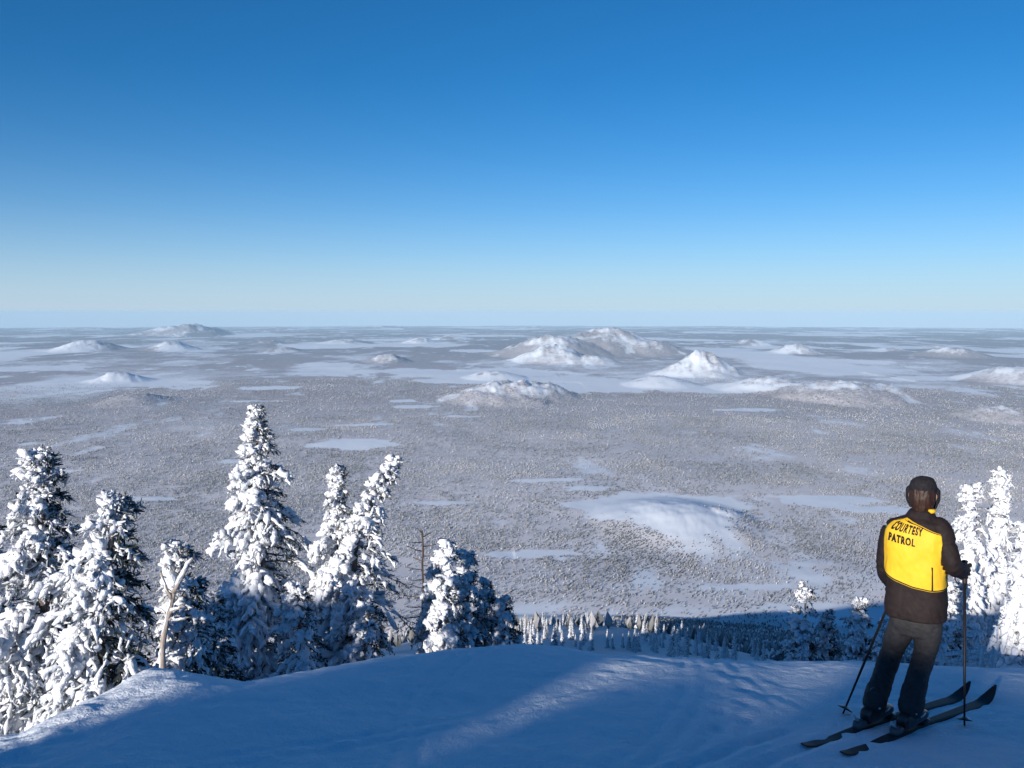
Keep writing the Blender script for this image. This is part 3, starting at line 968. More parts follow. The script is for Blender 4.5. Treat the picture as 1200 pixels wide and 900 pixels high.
M_JACKET = cloth('dark_shell_fabric', (.012, .008, .009), (.020, .014, .014))
M_YELLOW = cloth('yellow_nylon', (.72, .44, .022), (.78, .50, .03), .6, 12, .15)
M_INK = cloth('black_lettering', (.012, .012, .012), (.016, .016, .016))
M_PANTS = cloth('charcoal_ski_cloth', (.027, .028, .031), (.041, .042, .046))
M_HAT = cloth('black_knit', (.010, .010, .013), (.022, .021, .026), .9, 60, .6)
M_GLOVE = cloth('black_leather', (.014, .012, .013), (.026, .022, .022), .55, 40)
M_SKIN = cloth('skin', (.50, .27, .19), (.58, .33, .24), .55, 25, .1)
M_HAIR = cloth('brown_hair', (.020, .010, .008), (.048, .023, .016), .5, 50, .3)
M_BOOT = cloth('boot_plastic', (.012, .012, .014), (.022, .022, .025), .35, 20, .05, .5)
M_GREYP = cloth('grey_plastic', (.06, .06, .068), (.10, .10, .11), .4, 20, .05, .5)
M_SKI = cloth('ski_topsheet', (.008, .009, .012), (.022, .023, .028), .6, 9, .05, .3)
M_METAL = cloth('dark_pole_metal', (.010, .010, .012), (.016, .016, .018), .5, 20, .02, .3)
M_STEEL = cloth('steel', (.45, .45, .47), (.55, .55, .57), .3, 20, .02, .5)
M_EYE = cloth('eye_white', (.75, .73, .70), (.8, .78, .75), .3)


def gzf(x, y):
    return float(ground_z(np.array([x]), np.array([y]))[0])


def raw(paths):
    """List of (pts (k,3), radii (k) or (k,2) with axis) merged as one vertex soup of closed tubes."""
    A = Acc()
    for p, r, sides in paths:
        v, q, t = tubes(np.array(p, float)[None], np.array(r, float)[None], sides, RNG)
        A.add(v, q, t)
    return A


def smooth_path(pts, rad, n=14):
    """Rounded-end tube through joints (Catmull-Rom)."""
    pts = np.array(pts, float); rad = np.array(rad, float)
    P = np.vstack([2 * pts[0] - pts[1], pts, 2 * pts[-1] - pts[-2]])
    Rr = np.concatenate([[rad[0]], rad, [rad[-1]]])
    out, ro = [], []
    segs = len(pts) - 1
    for s in range(segs):
        for t in np.linspace(0, 1, n, endpoint=(s == segs - 1)):
            a, b_, c, d_ = P[s:s + 4]
            out.append(.5 * ((2 * b_) + (-a + c) * t + (2 * a - 5 * b_ + 4 * c - d_) * t ** 2 + (-a + 3 * b_ - 3 * c + d_) * t ** 3))
            a, b_, c, d_ = Rr[s:s + 4]
            ro.append(b_ + (c - b_) * (t * t * (3 - 2 * t)))
    out = np.array(out); ro = np.array(ro)
    # rounded caps
    d0 = unit(out[0] - out[1]); d1 = unit(out[-1] - out[-2])
    caps0 = [out[0] + d0 * ro[0] * math.sin(a) for a in (1.45, 1.1, .6)]
    caps1 = [out[-1] + d1 * ro[-1] * math.sin(a) for a in (.6, 1.1, 1.45)]
    r0 = [ro[0] * math.cos(a) for a in (1.45, 1.1, .6)]; r1 = [ro[-1] * math.cos(a) for a in (.6, 1.1, 1.45)]
    return np.vstack([caps0, out, caps1]), np.concatenate([r0, ro, r1])


def limb(pts, rad, sides=16, n=8):
    p, r = smooth_path(pts, rad, n)
    return (p, r, sides)


def loft(rings, yaw, n=40, ex=2.8):
    """rings: (centre, a, b[, dyaw]) bottom to top -> verts, quads, tris (closed)."""
    ph = np.arange(n) * 2 * math.pi / n
    V = []
    for rg in rings:
        V.append(ring_pt(rg, yaw, ph, ex))
    V = np.array(V)
    k = len(rings)
    j = np.arange(n); j2 = (j + 1) % n
    q = np.concatenate([np.stack([i * n + j, i * n + j2, (i + 1) * n + j2, (i + 1) * n + j], 1) for i in range(k - 1)])
    c = np.array([rings[0][0], rings[-1][0]])
    t = np.concatenate([np.stack([np.full(n, k * n), j2, j], 1), np.stack([np.full(n, k * n + 1), (k - 1) * n + j, (k - 1) * n + j2], 1)])
    return np.vstack([V.reshape(-1, 3), c]), q, t


def ring_pt(rg, yaw, ph, ex=2.8, grow=0.0):
    c, a, b = rg[0], rg[1] + grow, rg[2] + grow
    y = yaw + (rg[3] if len(rg) > 3 else 0)
    rt = np.array([math.cos(y), -math.sin(y), 0]); bk = np.array([-math.sin(y), -math.cos(y), 0])
    s, co = np.sin(ph), np.cos(ph)
    s = np.sign(s) * np.abs(s) ** (2 / ex); co = np.sign(co) * np.abs(co) ** (2 / ex)
    return np.array(c) + np.outer(s * a, rt) + np.outer(co * b, bk)


def ring_interp(rings, h):
    x = h * (len(rings) - 1)
    i = min(int(x), len(rings) - 2); f = x - i
    f = f * f * (3 - 2 * f) * .3 + f * .7
    return (np.array(rings[i][0]) * (1 - f) + np.array(rings[i + 1][0]) * f, rings[i][1] * (1 - f) + rings[i + 1][1] * f,
            rings[i][2] * (1 - f) + rings[i + 1][2] * f)


def dense(rings, n):
    return [ring_interp(rings, h) for h in np.linspace(0, 1, n)]


def remesh(name, acc, voxel, mat, parent, smooth_it=4, wrinkle=None):
    """Fuse the pieces of one part into one continuous skin."""
    faces = []
    if acc.q: faces.append(np.concatenate(acc.q))
    if acc.t: faces.append(np.concatenate(acc.t))
    o = np_mesh(name, np.concatenate(acc.v), faces, mat)
    bm = bmesh.new(); bm.from_mesh(o.data); bmesh.ops.recalc_face_normals(bm, faces=bm.faces); bm.to_mesh(o.data); bm.free()
    m = o.modifiers.new('r', 'REMESH'); m.mode = 'VOXEL'; m.voxel_size = voxel; m.use_smooth_shade = True
    if smooth_it:
        s = o.modifiers.new('s', 'SMOOTH'); s.iterations = smooth_it; s.factor = .5
    dg = bpy.context.evaluated_depsgraph_get()
    me = bpy.data.meshes.new_from_object(o.evaluated_get(dg))
    old = o.data
    o.modifiers.clear(); o.data = me; bpy.data.meshes.remove(old)
    me.name = name
    if not me.materials:
        me.materials.append(mat)
    if wrinkle:
        amp, sc, stretch = wrinkle
        for v in me.vertices:
            c = v.co
            w1 = mnoise.noise(Vector((c.x * sc, c.y * sc, c.z * sc * stretch)))
            w2 = mnoise.noise(Vector((c.x * sc * 2.3 + 5, c.y * sc * 2.3, c.z * sc * 2.3 * stretch + c.x * sc * 1.5)))
            v.co = c + v.normal * amp * (w1 + .5 * (1 - abs(w2) * 2) * .8)
    me.polygons.foreach_set('use_smooth', np.ones(len(me.polygons), dtype=bool))
    me.update()
    if parent:
        o.parent = parent
    return o


# ---- skis on the snow
def ski(tail_px, tip_px, label):
    dt = []
    for (px, py) in (tail_px, tip_px):
        lo, hi = 3.0, 9.0
        for _ in range(40):
            m_ = (lo + hi) / 2
            p_ = at(px, py, m_)
            if p_[2] > gzf(p_[0], p_[1]): lo = m_
            else: hi = m_
        dt.append(at(px, py, lo))
    a, b_ = dt
    hd2 = unit((b_ - a) * np.array([1, 1, 0])); L = float(np.hypot(*(b_ - a)[:2]))
    sd = np.array([-hd2[1], hd2[0], 0])
    n = 60
    q = np.linspace(0, 1, n)
    wd = np.interp(q, [0, .02, .1, .5, .85, .93, .97, 1], [.024, .034, .039, .029, .047, .042, .028, .008])
    root = empty('ski', tuple(a + (b_ - a) * .45 * np.array([1, 1, 0])))
    px_ = a[0] + hd2[0] * L * q; py_ = a[1] + hd2[1] * L * q
    gl = ground_z(px_, py_)
    # a stiff ski: straight between bearing points
    fit = np.polyfit(q, gl, 2)
    z = np.polyval(fit, q) + .001 - .012 * np.exp(-((q - .15) / .08) ** 2) + .10 * np.clip((q - .86) / .14, 0, 1) ** 2 + .012 * np.clip((.04 - q) / .04, 0, 1)
    th = np.interp(q, [0, .3, .5, .7, 1], [.008, .014, .020, .014, .006])
    V = []
    for i in range(n):
        c = np.array([px_[i], py_[i], z[i]])
        w_ = wd[i]
        V += [c - sd * w_, c + sd * w_, c + sd * w_ * .96 + np.array([0, 0, th[i] * .7]), c + sd * w_ * .7 + np.array([0, 0, th[i]]),
              c - sd * w_ * .7 + np.array([0, 0, th[i]]), c - sd * w_ * .96 + np.array([0, 0, th[i] * .7])]
    V = np.array(V) - np.array(root.location)
    j = np.arange(6); j2 = (j + 1) % 6
    f = np.concatenate([np.stack([i * 6 + j, i * 6 + j2, (i + 1) * 6 + j2, (i + 1) * 6 + j], 1) for i in range(n - 1)])
    o = np_mesh('ski_body', V, [f, np.array([[5, 4, 3, 2, 1, 0]]), np.array([[(n - 1) * 6 + k for k in range(6)]])], M_SKI, False, root)
    bm = bmesh.new(); bm.from_mesh(o.data); bmesh.ops.recalc_face_normals(bm, faces=bm.faces); bm.to_mesh(o.data); bm.free()
    tag(root, label, 'ski', 'pair of skis under the skier')

    def on(qq, side=0., up=0.):
        i = qq * (n - 1)
        return np.array([np.interp(i, range(n), px_), np.interp(i, range(n), py_), np.interp(i, range(n), z) + np.interp(i, range(n), th)]) + sd * side + np.array([0, 0, up])
    return root, on, hd2, sd


sR = ski((988, 886), (1166, 819), 'ski nearer the camera, its dark tip farthest right on the snow')
sL = ski((942, 876), (1136, 814), 'farther ski, its tail end lying farthest left on the snow')


def ankle_on(s_, px):
    q = np.linspace(.2, .7, 400)
    P_ = np.array([s_[1](x_) for x_ in q])
    cols = 600 + F * P_[:, 0] / (P_[:, 1] * math.cos(PITCH) - P_[:, 2] * math.sin(PITCH))
    return P_[np.argmin(np.abs(cols - px))] + np.array([0, 0, .13])


anR = ankle_on(sR, 1066); anL = ankle_on(sL, 1024)
print('ankles', anR, anL)

YAW = math.radians(33)
Y0 = 5.73
DS = -.22       # everything a little nearer than first measured
torso = [(at(1073, 721, Y0), 0.189, .150), (at(1073, 706, Y0), 0.191, .152), (at(1073.5, 688, Y0), 0.180, .142), (at(1073.5, 660, Y0), 0.183, .140),
         (at(1074, 634, Y0), 0.188, .136), (at(1075, 620, Y0), 0.182, .122), (at(1077, 611, Y0), 0.146, .100), (at(1079, 606, Y0 + .01), 0.091, .085), (at(1080.5, 597, Y0 + .02), 0.068, .075)]
shR = at(1103, 621, 5.86 + DS); elR = at(1116, 662, 5.78 + DS); wrR = at(1127.5, 668.5, 5.97 + DS)
shL = at(1046, 621, 6.03 + DS); elL = at(1037, 664, 6.06 + DS); wrL = at(1048, 688, 6.22 + DS)
gripR = at(1130.5, 670, 6.03 + DS); gripL = at(1050.5, 686, 6.28 + DS)
hipR = at(1087, 727, 5.90 + DS); knR = at(1083, 768, 5.92 + DS); clR = np.array([*(anR[:2] * .55 + knR[:2] * .45), at(1071, 806, anR[1])[2]])
hipL = at(1060, 726, 6.00 + DS); knL = at(1043.5, 767, 6.04 + DS); clL = np.array([*(anL[:2] * .55 + knL[:2] * .45), at(1030, 806, anL[1])[2]])
hd = at(1081.5, 580, 5.99 + DS)
HYAW = math.radians(27)
hf_ = np.array([math.sin(HYAW), math.cos(HYAW), 0]); hr_ = np.array([math.cos(HYAW), -math.sin(HYAW), 0]); hz_ = np.array([0, 0, 1.])


def headpt(r, f, z):
    return hd + hr_ * r + hf_ * f + hz_ * z


# the body, one continuous figure
B = Acc()
HS = .93
skull = [(headpt(0, .012, -.112), .030, .035), (headpt(0, .010, -.095), .050, .062), (headpt(0, .004, -.06), .064, .082), (headpt(0, 0, -.02), .071, .092),
         (headpt(0, -.004, .025), .074, .096), (headpt(0, -.006, .06), .068, .088), (headpt(0, -.006, .09), .050, .064), (headpt(0, -.006, .105), .022, .03)]
B.add(*loft(skull, HYAW, 24, 2.0))
B.add(*[x for x in loft([(headpt(0, .094, -.03), .014, .012), (headpt(0, .104, -.018), .013, .014), (headpt(0, .090, .018), .008, .008)], HYAW, 10, 2.0)])   # nose
for sgn in (-1, 1):
    B.add(*loft([(headpt(sgn * .076, -.004, -.035), .006, .014), (headpt(sgn * .080, -.008, -.005), .009, .020), (headpt(sgn * .078, -.008, .022), .006, .014)], HYAW, 10, 2.0))
for pth in (limb([headpt(0, -.02, -.07), headpt(0, -.03, -.15), torso[6][0]], [.052, .055, .07]),
            limb([shR, elR, wrR, gripR], [.05, .042, .032, .03]), limb([shL, elL, wrL, gripL], [.05, .042, .032, .03]),
            limb([hipR, knR, clR, anR + np.array([0, 0, -.05])], [.06, .045, .034, .03]), limb([hipL, knL, clL, anL + np.array([0, 0, -.05])], [.06, .045, .034, .03])):
    v, q, t = tubes(pth[0][None], pth[1][None], pth[2], RNG); B.add(v, q, t)
B.add(*loft([(r_[0], r_[1] * .88, r_[2] * .86) for r_ in torso[:-1]] , YAW, 30))
person = remesh('person', B, .009, M_SKIN, None, 2)
tag(person, 'skier seen from behind, jacket back reading COURTESY PATROL, standing on the brow', 'person')
for sgn in (-1, 1):
    e = Acc(); c = headpt(sgn * .031, .083, .004)
    e.add(*tubes(np.array([[c + hf_ * .011 * math.sin(a) for a in np.linspace(-1.5, 1.5, 7)]]), np.array([[.011 * math.cos(a) for a in np.linspace(-1.5, 1.5, 7)]]), 10, RNG))
    e.build('eye', M_EYE, person)
mo = Acc(); mo.add(*tubes(np.array([[headpt(-.024, .085, -.066), headpt(0, .092, -.064), headpt(.024, .085, -.066)]]), np.array([[.002, .006, .002]]), 8, RNG))
mo.build('mouth', cloth('lips', (.45, .17, .14), (.5, .2, .17)), person)

# jacket
J = Acc()
J.add(*loft(dense(torso, 26), YAW, 48))
for pth in (limb([torso[5][0] + (shR - torso[5][0]) * .55, shR, elR, wrR], [.064, .067, .058, .046]),
            limb([torso[5][0] + (shL - torso[5][0]) * .55, shL, elL, wrL], [.064, .066, .055, .044])):
    v, q, t = tubes(pth[0][None], pth[1][None], pth[2], RNG); J.add(v, q, t)
jacket = remesh('jacket', J, .0075, M_JACKET, person, 4, (.0075, 11, .6))
JBVH = BVHTree.FromPolygons([v.co.copy() for v in jacket.data.vertices], [tuple(p_.vertices) for p_ in jacket.data.polygons])
jacket['label'] = 'dark brown ski jacket with a yellow back'


def phi_of(q):
    """Angle on the loft whose sideways offset is q half-widths."""
    return math.copysign(math.asin(min(1, abs(q)) ** 1.4), q)


def back_pt(ph, h, grow):
    """Point on the jacket back: ph angle from the middle of the back, h 0 hem .. 1 collar."""
    rg = ring_interp(torso, h)
    p = ring_pt(rg, YAW, np.array([ph]), 2.8)[0]
    o = unit((p - np.array(rg[0])) * np.array([1, 1, 0]))
    hit = JBVH.ray_cast(Vector(p + o * .05), Vector(-o), .09)[0]      # lie on the jacket itself
    off = 0.0 if hit is None else float(np.clip((np.array(hit) - p) @ o + grow, -.02, .013))
    return p + o * off


zs_t = [t_[0][2] for t_ in torso]


def h_of_row(py):
    z = at(1073, py, Y0 - .13)[2]
    return float(np.interp(z, zs_t, np.linspace(0, 1, len(torso))))


def sheet(name, fn, nu, nv, mat, parent, thick=.004):
    """A thin solid patch from fn(u, v, grow)."""
    U = np.linspace(0, 1, nu); W = np.linspace(0, 1, nv)
    top = np.array([[fn(u_, w_, thick) for w_ in W] for u_ in U]).reshape(-1, 3)
    bot = np.array([[fn(u_, w_, -.010) for w_ in W] for u_ in U]).reshape(-1, 3)
    n = nu * nv
    i = np.arange(nu - 1)[:, None] * nv; j = np.arange(nv - 1)[None]
    f = np.stack([i + j, i + nv + j, i + nv + j + 1, i + j + 1], -1).reshape(-1, 4)
    edge = np.concatenate([np.arange(nv), np.arange(1, nu) * nv + nv - 1, (nu - 1) * nv + np.arange(nv - 2, -1, -1), np.arange(nu - 2, 0, -1) * nv])
    e2 = np.roll(edge, -1)
    sd = np.stack([edge, e2, e2 + n, edge + n], 1)
    o = np_mesh(name, np.vstack([top, bot]), [np.vstack([f, f[:, ::-1] + n, sd])], mat, True, parent)
    bm = bmesh.new(); bm.from_mesh(o.data); bmesh.ops.recalc_face_normals(bm, faces=bm.faces)
    bm.to_mesh(o.data); bm.free()
    return o


def panel_fn(u_, w_, grow):
    # u across (left..right), w bottom..top
    rb = np.interp(u_, [0, .2, .5, .8, 1], [679, 684, 689, 691, 690])
    rt_ = np.interp(u_, [0, .12, .5, 1], [615, 611, 615, 624.5])
    q0 = np.interp(w_, [0, .8, .93, 1], [-.985, -.97, -.97, -.93]); q1 = np.interp(w_, [0, .35, 1], [1.0, .97, .80])
    q_ = q0 + (q1 - q0) * u_
    ex_ = 14 * max(0, (u_ - .9) / .1) * np.interp(w_, [0, .35], [1, 0])
    row = rb + (rt_ - rb) * w_
    return back_pt(phi_of(q_) + math.radians(ex_), h_of_row(row), grow)


panel = sheet('back_panel', panel_fn, 60, 44, M_YELLOW, jacket, .006)
sheet('panel_seam', lambda u_, w_, g: panel_fn(u_, .012 + .016 * w_, g), 60, 3, M_JACKET, jacket, .0085)
sheet('panel_seam', lambda u_, w_, g: panel_fn(u_, .975 + .014 * w_, g), 60, 3, M_JACKET, jacket, .0085)
zipf = lambda u_, w_, g: back_pt(phi_of(.57 + .035 * u_ + .02 * (1 - w_)), h_of_row(689 - 27 * w_), g)
sheet('pocket_zip', zipf, 3, 16, M_INK, jacket, .0105)


def lettering(body, ph0, ph1, row0, row1, hgt):
    """Block capitals laid on the curve of the back."""
    cu = bpy.data.curves.new('lettering', 'FONT')
    cu.body = body
    cu.offset = .045
    cu.space_character = 1.22
    tmp = bpy.data.objects.new('tmp_text', cu); COL.objects.link(tmp)
    dg = bpy.context.evaluated_depsgraph_get()
    me = bpy.data.meshes.new_from_object(tmp.evaluated_get(dg))
    bpy.data.objects.remove(tmp); bpy.data.curves.remove(cu)
    bm = bmesh.new(); bm.from_mesh(me)
    bmesh.ops.remove_doubles(bm, verts=bm.verts, dist=.0005)
    bmesh.ops.triangulate(bm, faces=bm.faces)
    bmesh.ops.subdivide_edges(bm, edges=[e for e in bm.edges if e.calc_length() > .12], cuts=2, use_grid_fill=True)
    r_ = bmesh.ops.extrude_face_region(bm, geom=list(bm.faces))
    low = [e for e in r_['geom'] if isinstance(e, bmesh.types.BMVert)]
    lows = set(v.index for v in low)
    for v in low: v.co.z = -1
    xs = [v.co.x for v in bm.verts]; ys = [v.co.y for v in bm.verts]
    x0, x1, y0, y1 = min(xs), max(xs), min(ys), max(ys)
    for v in bm.verts:
        fx = (v.co.x - x0) / (x1 - x0); fy = (v.co.y - y0) / (y1 - y0)
        row = row0 + (row1 - row0) * fx - hgt * fy
        slant = .0
        v.co = Vector(back_pt(phi_of(ph0 + (ph1 - ph0) * fx), h_of_row(row), .0105 if v.co.z > -.5 else .003))
    bmesh.ops.recalc_face_normals(bm, faces=bm.faces)
    bm.to_mesh(me); bm.free()
    me.materials.clear(); me.materials.append(M_INK)
    o = bpy.data.objects.new('lettering', me); COL.objects.link(o); o.parent = jacket
    return o


lettering('COURTESY', -.80, .26, 624.5, 629.5, 9.5)
lettering('PATROL', -.78, .06, 638, 641.5, 9.0)
# yellow inner collar showing at the neck
cl = Acc(); c0 = at(1092, 599, 5.66)
cl.add(*tubes(np.array([[c0 + np.array([-.022, 0, .006]), c0 + np.array([-.008, -.01, .0]), c0 + np.array([.012, -.005, .0]), c0 + np.array([.024, .02, -.012])]]), np.array([[.007, .014, .013, .005]]), 12, RNG, .12))
cl.build('collar_tab', M_YELLOW, jacket)

# trousers
T = Acc()
pel = [(at(1073, 742, Y0), .11, .09), (at(1073, 733, Y0), .142, .106), (at(1073, 722, Y0), .160, .118), (at(1073, 700, Y0), .148, .105)]
T.add(*loft(dense(pel, 10), math.radians(36), 40))
for pth in (limb([hipR, (hipR + knR) / 2 + np.array([.012, 0, 0]), knR, clR, anR + np.array([0, 0, .01])], [.088, .082, .069, .067, .076]),
            limb([hipL, (hipL + knL) / 2, knL, clL, anL + np.array([0, 0, .01])], [.088, .082, .069, .067, .076])):
    v, q, t = tubes(pth[0][None], pth[1][None], pth[2], RNG); T.add(v, q, t)
remesh('trousers', T, .008, M_PANTS, person, 3, (.007, 9, 1.7))

# hat with ear flaps, hair
Hh = Acc()
dome = [(headpt(0, -.006, -.012), .080, .094), (headpt(0, 0, .03), .082, .097), (headpt(0, -.003, .06), .083, .096), (headpt(0, -.006, .09), .076, .086),
        (headpt(.004, -.010, .112), .058, .064), (headpt(.006, -.012, .124), .028, .032)]
Hh.add(*loft(dense(dome, 14), HYAW, 30, 2.1))
for sgn in (-1, 1):
    f_ = limb([headpt(sgn * .078, .01, .03), headpt(sgn * .082, .02, -.03), headpt(sgn * .074, .035, -.085)], [.026, .022, .012])
    v, q, t = tubes(f_[0][None], f_[1][None], f_[2], RNG); Hh.add(v, q, t)
vis = limb([headpt(-.05, .10, .02), headpt(0, .145, .012), headpt(.05, .10, .02)], [.014, .018, .014])
v, q, t = tubes(vis[0][None], vis[1][None], vis[2], RNG); Hh.add(v, q, t)
remesh('hat', Hh, .006, M_HAT, person, 3, (.003, 30, 1.0))
Ha = Acc()
hp = [(headpt(0, -.050, -.150), .024, .020), (headpt(0, -.052, -.125), .044, .036), (headpt(0, -.044, -.075), .062, .056), (headpt(0, -.032, -.02), .080, .076), (headpt(0, -.022, .02), .081, .082), (headpt(0, -.02, .05), .076, .078)]
Ha.add(*loft(dense(hp, 12), HYAW, 30, 2.0))
hair = remesh('hair', Ha, .005, M_HAIR, person, 2, (.007, 40, .18))


# gloves: palm, four fingers and a thumb closed round the grip
def glove(grip, wrist, axis, side):
    A = Acc()
    k = unit(axis)
    d = grip - wrist; d = unit(d - k * (d @ k))
    s = np.cross(k, d) * side
    pm = limb([wrist, wrist + (grip - wrist) * .5, grip - d * .040], [.042, .040, .038])
    v, q, t = tubes(pm[0][None], pm[1][None], pm[2], RNG); A.add(v, q, t)
    pl_ = limb([grip - d * .034 + s * .012 + k * .036, grip - d * .036 + s * .014, grip - d * .034 + s * .012 - k * .036], [.022, .026, .022])
    v, q, t = tubes(pl_[0][None], pl_[1][None], pl_[2], RNG); A.add(v, q, t)
    for i, (off, ext, r) in enumerate(((.036, 230, .0125), (.012, 250, .0135), (-.012, 242, .013), (-.035, 215, .0115))):
        pts = []
        for a in np.linspace(200, 200 - ext, 6):
            ar = math.radians(a)
            pts.append(grip + k * off + (d * math.cos(ar) + s * math.sin(ar)) * .032 * (1.15 if 60 < a < 120 else 1))
        f_ = limb(pts, [r * 1.1, r * 1.1, r, r, r * .95, r * .85], 10, 3)
        v, q, t = tubes(f_[0][None], f_[1][None], f_[2], RNG); A.add(v, q, t)
    th = limb([grip - d * .034 - s * .015 + k * .028, grip - d * .01 - s * .034 + k * .045, grip + d * .018 - s * .026 + k * .052], [.016, .014, .011], 10, 4)
    v, q, t = tubes(th[0][None], th[1][None], th[2], RNG); A.add(v, q, t)
    cu_ = limb([wrist - d * .03, wrist + d * .015], [.053, .047])
    v, q, t = tubes(cu_[0][None], cu_[1][None], cu_[2], RNG); A.add(v, q, t)
    return remesh('glove', A, .0045, M_GLOVE, person, 1)


def box_loft(secs, f_dir, s_dir, n=20, ex=3.5):
    """Closed shape from cross-sections (centre, half width, half height) strung along a direction."""
    ph = np.arange(n) * 2 * math.pi / n
    c_, s_ = np.cos(ph), np.sin(ph)
    c_ = np.sign(c_) * np.abs(c_) ** (2 / ex); s_ = np.sign(s_) * np.abs(s_) ** (2 / ex)
    V = np.array([np.array(c) + np.outer(c_ * w_, s_dir) + np.outer(s_ * h_, np.array([0, 0, 1.])) for c, w_, h_ in secs])
    k = len(secs)
    j = np.arange(n); j2 = (j + 1) % n
    q = np.concatenate([np.stack([i * n + j, i * n + j2, (i + 1) * n + j2, (i + 1) * n + j], 1) for i in range(k - 1)])
    t = np.concatenate([np.stack([np.full(n, k * n), j2, j], 1), np.stack([np.full(n, k * n + 1), (k - 1) * n + j, (k - 1) * n + j2], 1)])
    return np.vstack([V.reshape(-1, 3), [secs[0][0]], [secs[-1][0]]]), q, t


def dress_ski(root, on, hd2, sd, ankle):
    base = np.array(root.location)
    loc = on(0.0)
    # centre the boot where the leg stands
    q = np.linspace(0, 1, 200)
    P_ = np.array([on(x_) for x_ in q])
    qa = q[np.argmin(((P_[:, :2] - ankle[:2]) ** 2).sum(1))]
    Ls = np.hypot(*(P_[-1] - P_[0])[:2])
    for off, nm, hgt, ln in ((.185, 'toe_binding', .028, .045), (-.165, 'heel_binding', .042, .055)):
        c = on(qa + off / Ls)
        A = Acc()
        A.add(*box_loft([(c + hd2 * x_ * ln + np.array([0, 0, h_]), w_, h_) for x_, w_, h_ in ((-1, .020, hgt * .3), (-.6, .032, hgt * .55), (0, .034, hgt * .6), (.6, .030, hgt * .45), (1, .022, hgt * .25))], hd2, sd))
        A.v = [v - base for v in A.v]
        bo = A.build(nm, M_GREYP if nm[0] == 'h' else M_BOOT, root)
        if nm[0] == 'h':
            L_ = Acc(); L_.add(*tubes(np.array([[c - hd2 * .02 + np.array([0, 0, .04]), c - hd2 * .06 + np.array([0, 0, .075]), c - hd2 * .075 + np.array([0, 0, .095])]]) - base, np.array([[.010, .009, .007]]), 8, RNG))
            L_.build('release_lever', M_STEEL, bo)
    # boot
    c = on(qa) + hd2 * .02
    A = Acc()
    z = np.array([0, 0, 1.])
    A.add(*box_loft([(c + hd2 * x_ + z * (.022 + h_), w_, h_) for x_, w_, h_ in ((-.135, .030, .030), (-.12, .042, .045), (-.05, .047, .055), (.04, .050, .048), (.11, .048, .036), (.155, .036, .026), (.17, .022, .014))], hd2, sd))
    cf = limb([c - hd2 * .03 + z * .06, c - hd2 * .02 + z * .14, ankle + z * .06], [.050, .046, .040])
    v, q4, t3 = tubes(cf[0][None], cf[1][None], cf[2], RNG); A.add(v, q4, t3)
    boot = remesh('ski_boot', A, .006, M_BOOT, person, 2)
    for hh in (.075, .125):
        bk = Acc()
        sd_ = -sd if (sd @ np.array([0, -1, 0])) < 0 else sd
        cc = c - hd2 * (.04 if hh > .1 else -.05) + z * hh + sd_ * (.058 if hh > .1 else .046)
        bk.add(*tubes(np.array([[cc - hd2 * .03, cc, cc + hd2 * .035 + z * .006]]), np.array([[.006, .009, .006]]), 8, RNG))
        bk.build('buckle', M_STEEL, boot)


dress_ski(*sR, anR); dress_ski(*sL, anL)


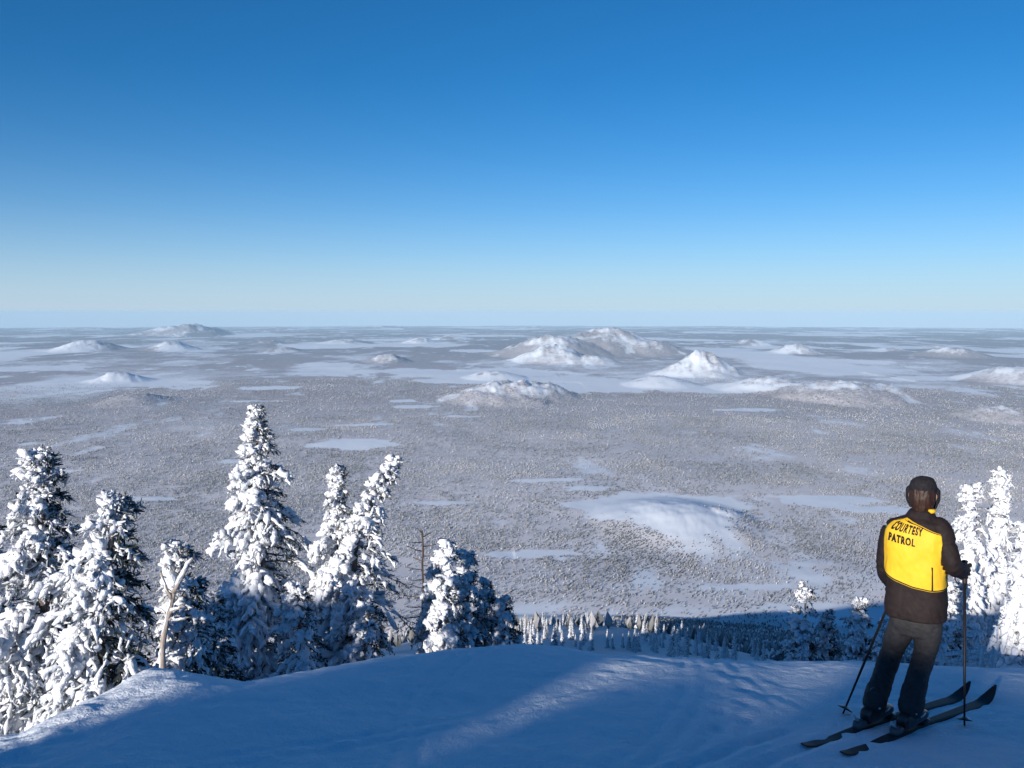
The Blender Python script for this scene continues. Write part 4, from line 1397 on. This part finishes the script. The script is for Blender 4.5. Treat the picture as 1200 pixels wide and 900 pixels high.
# ---- poles
def ski_pole(grip, tip_px, label, side, wrist):
    lo, hi = 3.0, 9.0
    for _ in range(40):
        m_ = (lo + hi) / 2; p_ = at(*tip_px, m_)
        if p_[2] > gzf(p_[0], p_[1]): lo = m_
        else: hi = m_
    tip = at(*tip_px, lo) + np.array([0, 0, -.04])
    root = empty('ski_pole', tuple(tip))
    ax = unit(grip - tip); Lp = np.linalg.norm(grip - tip)
    t = lambda s_: ax * s_
    sh = Acc(); sh.add(*tubes(np.array([[t(.03), t(.4), t(Lp - .07)]]), np.array([[.0055, .0085, .0095]]), 10, RNG)); sh.build('shaft', M_METAL, root)
    g = Acc(); g.add(*tubes(np.array([[t(Lp - .085), t(Lp - .07), t(Lp - .03), t(Lp + .02), t(Lp + .052), t(Lp + .072), t(Lp + .078)]]), np.array([[.013, .016, .015, .0165, .017, .021, .012]]), 12, RNG)); g.build('grip', M_GLOVE, root)
    b_ = Acc(); b_.add(*tubes(np.array([[t(.078), t(.082), t(.088), t(.100)]]), np.array([[.046, .052, .030, .012]]), 16, RNG)); b_.build('basket', M_BOOT, root)
    p_ = Acc(); p_.add(*tubes(np.array([[t(-.01), t(.0), t(.045)]]), np.array([[.002, .004, .007]]), 8, RNG)); p_.build('tip', M_STEEL, root)
    s2 = np.cross(ax, np.array([0, 1., 0])); s2 = unit(s2)
    st = Acc(); st.add(*tubes(np.array([[t(Lp + .06) + s2 * .018, t(Lp + .02) + s2 * .06, t(Lp - .06) + s2 * .065, t(Lp - .09) + s2 * .04, t(Lp - .02) + s2 * .03]]), np.array([[.004] * 5]), 6, RNG)); st.build('strap', M_GLOVE, root)
    tag(root, label, 'ski pole', 'ski poles held by the skier')
    glove(grip, wrist, ax, side)
    return root


ski_pole(gripR, (1130.5, 852), "upright ski pole in the skier's right hand, standing near the ski tips", 1, wrR)
ski_pole(gripL, (985, 837), "slanting ski pole planted in the snow to the left of the skier's boots", -1, wrL)

# ---- slatted timber barrier beyond the brow at the right
rail = empty('timber_fence', tuple(at(1150, 800, 17.5)))
tag(rail, 'low slatted timber fence crusted with snow beyond the brow, right of the skier', 'fence')
bs = np.array(rail.location)
posts = [at(px, py, d_) for px, py, d_ in ((1103, 764, 17.8), (1130, 761, 17.7), (1151, 758, 17.5), (1165, 757, 17.4), (1192, 757, 17.3))]
for p_ in posts:
    A = Acc(); A.add(*tubes(np.array([[p_ - bs + np.array([0, 0, -1.2]), p_ - bs + np.array([0, 0, -.3]), p_ - bs + np.array([0, 0, .02])]]), np.array([[.05, .05, .045]]), 8, RNG, .06)); A.build('post', M_RIME, rail)
for a_, b_ in zip(posts[:-1], posts[1:]):
    for k_ in range(4):
        dz = np.array([0, 0, -.06 - k_ * .135])
        m_ = (a_ + b_) / 2 + np.array([0, 0, RNG.uniform(-.02, .012)])
        pp = np.array([[a_ - bs + dz, m_ - bs + dz, b_ - bs + dz]])
        A = Acc(); A.add(*tubes(pp, np.array([[.036, .038, .036]]), 8, RNG, .08, 1.2)); A.build('slat', M_RIME, rail)
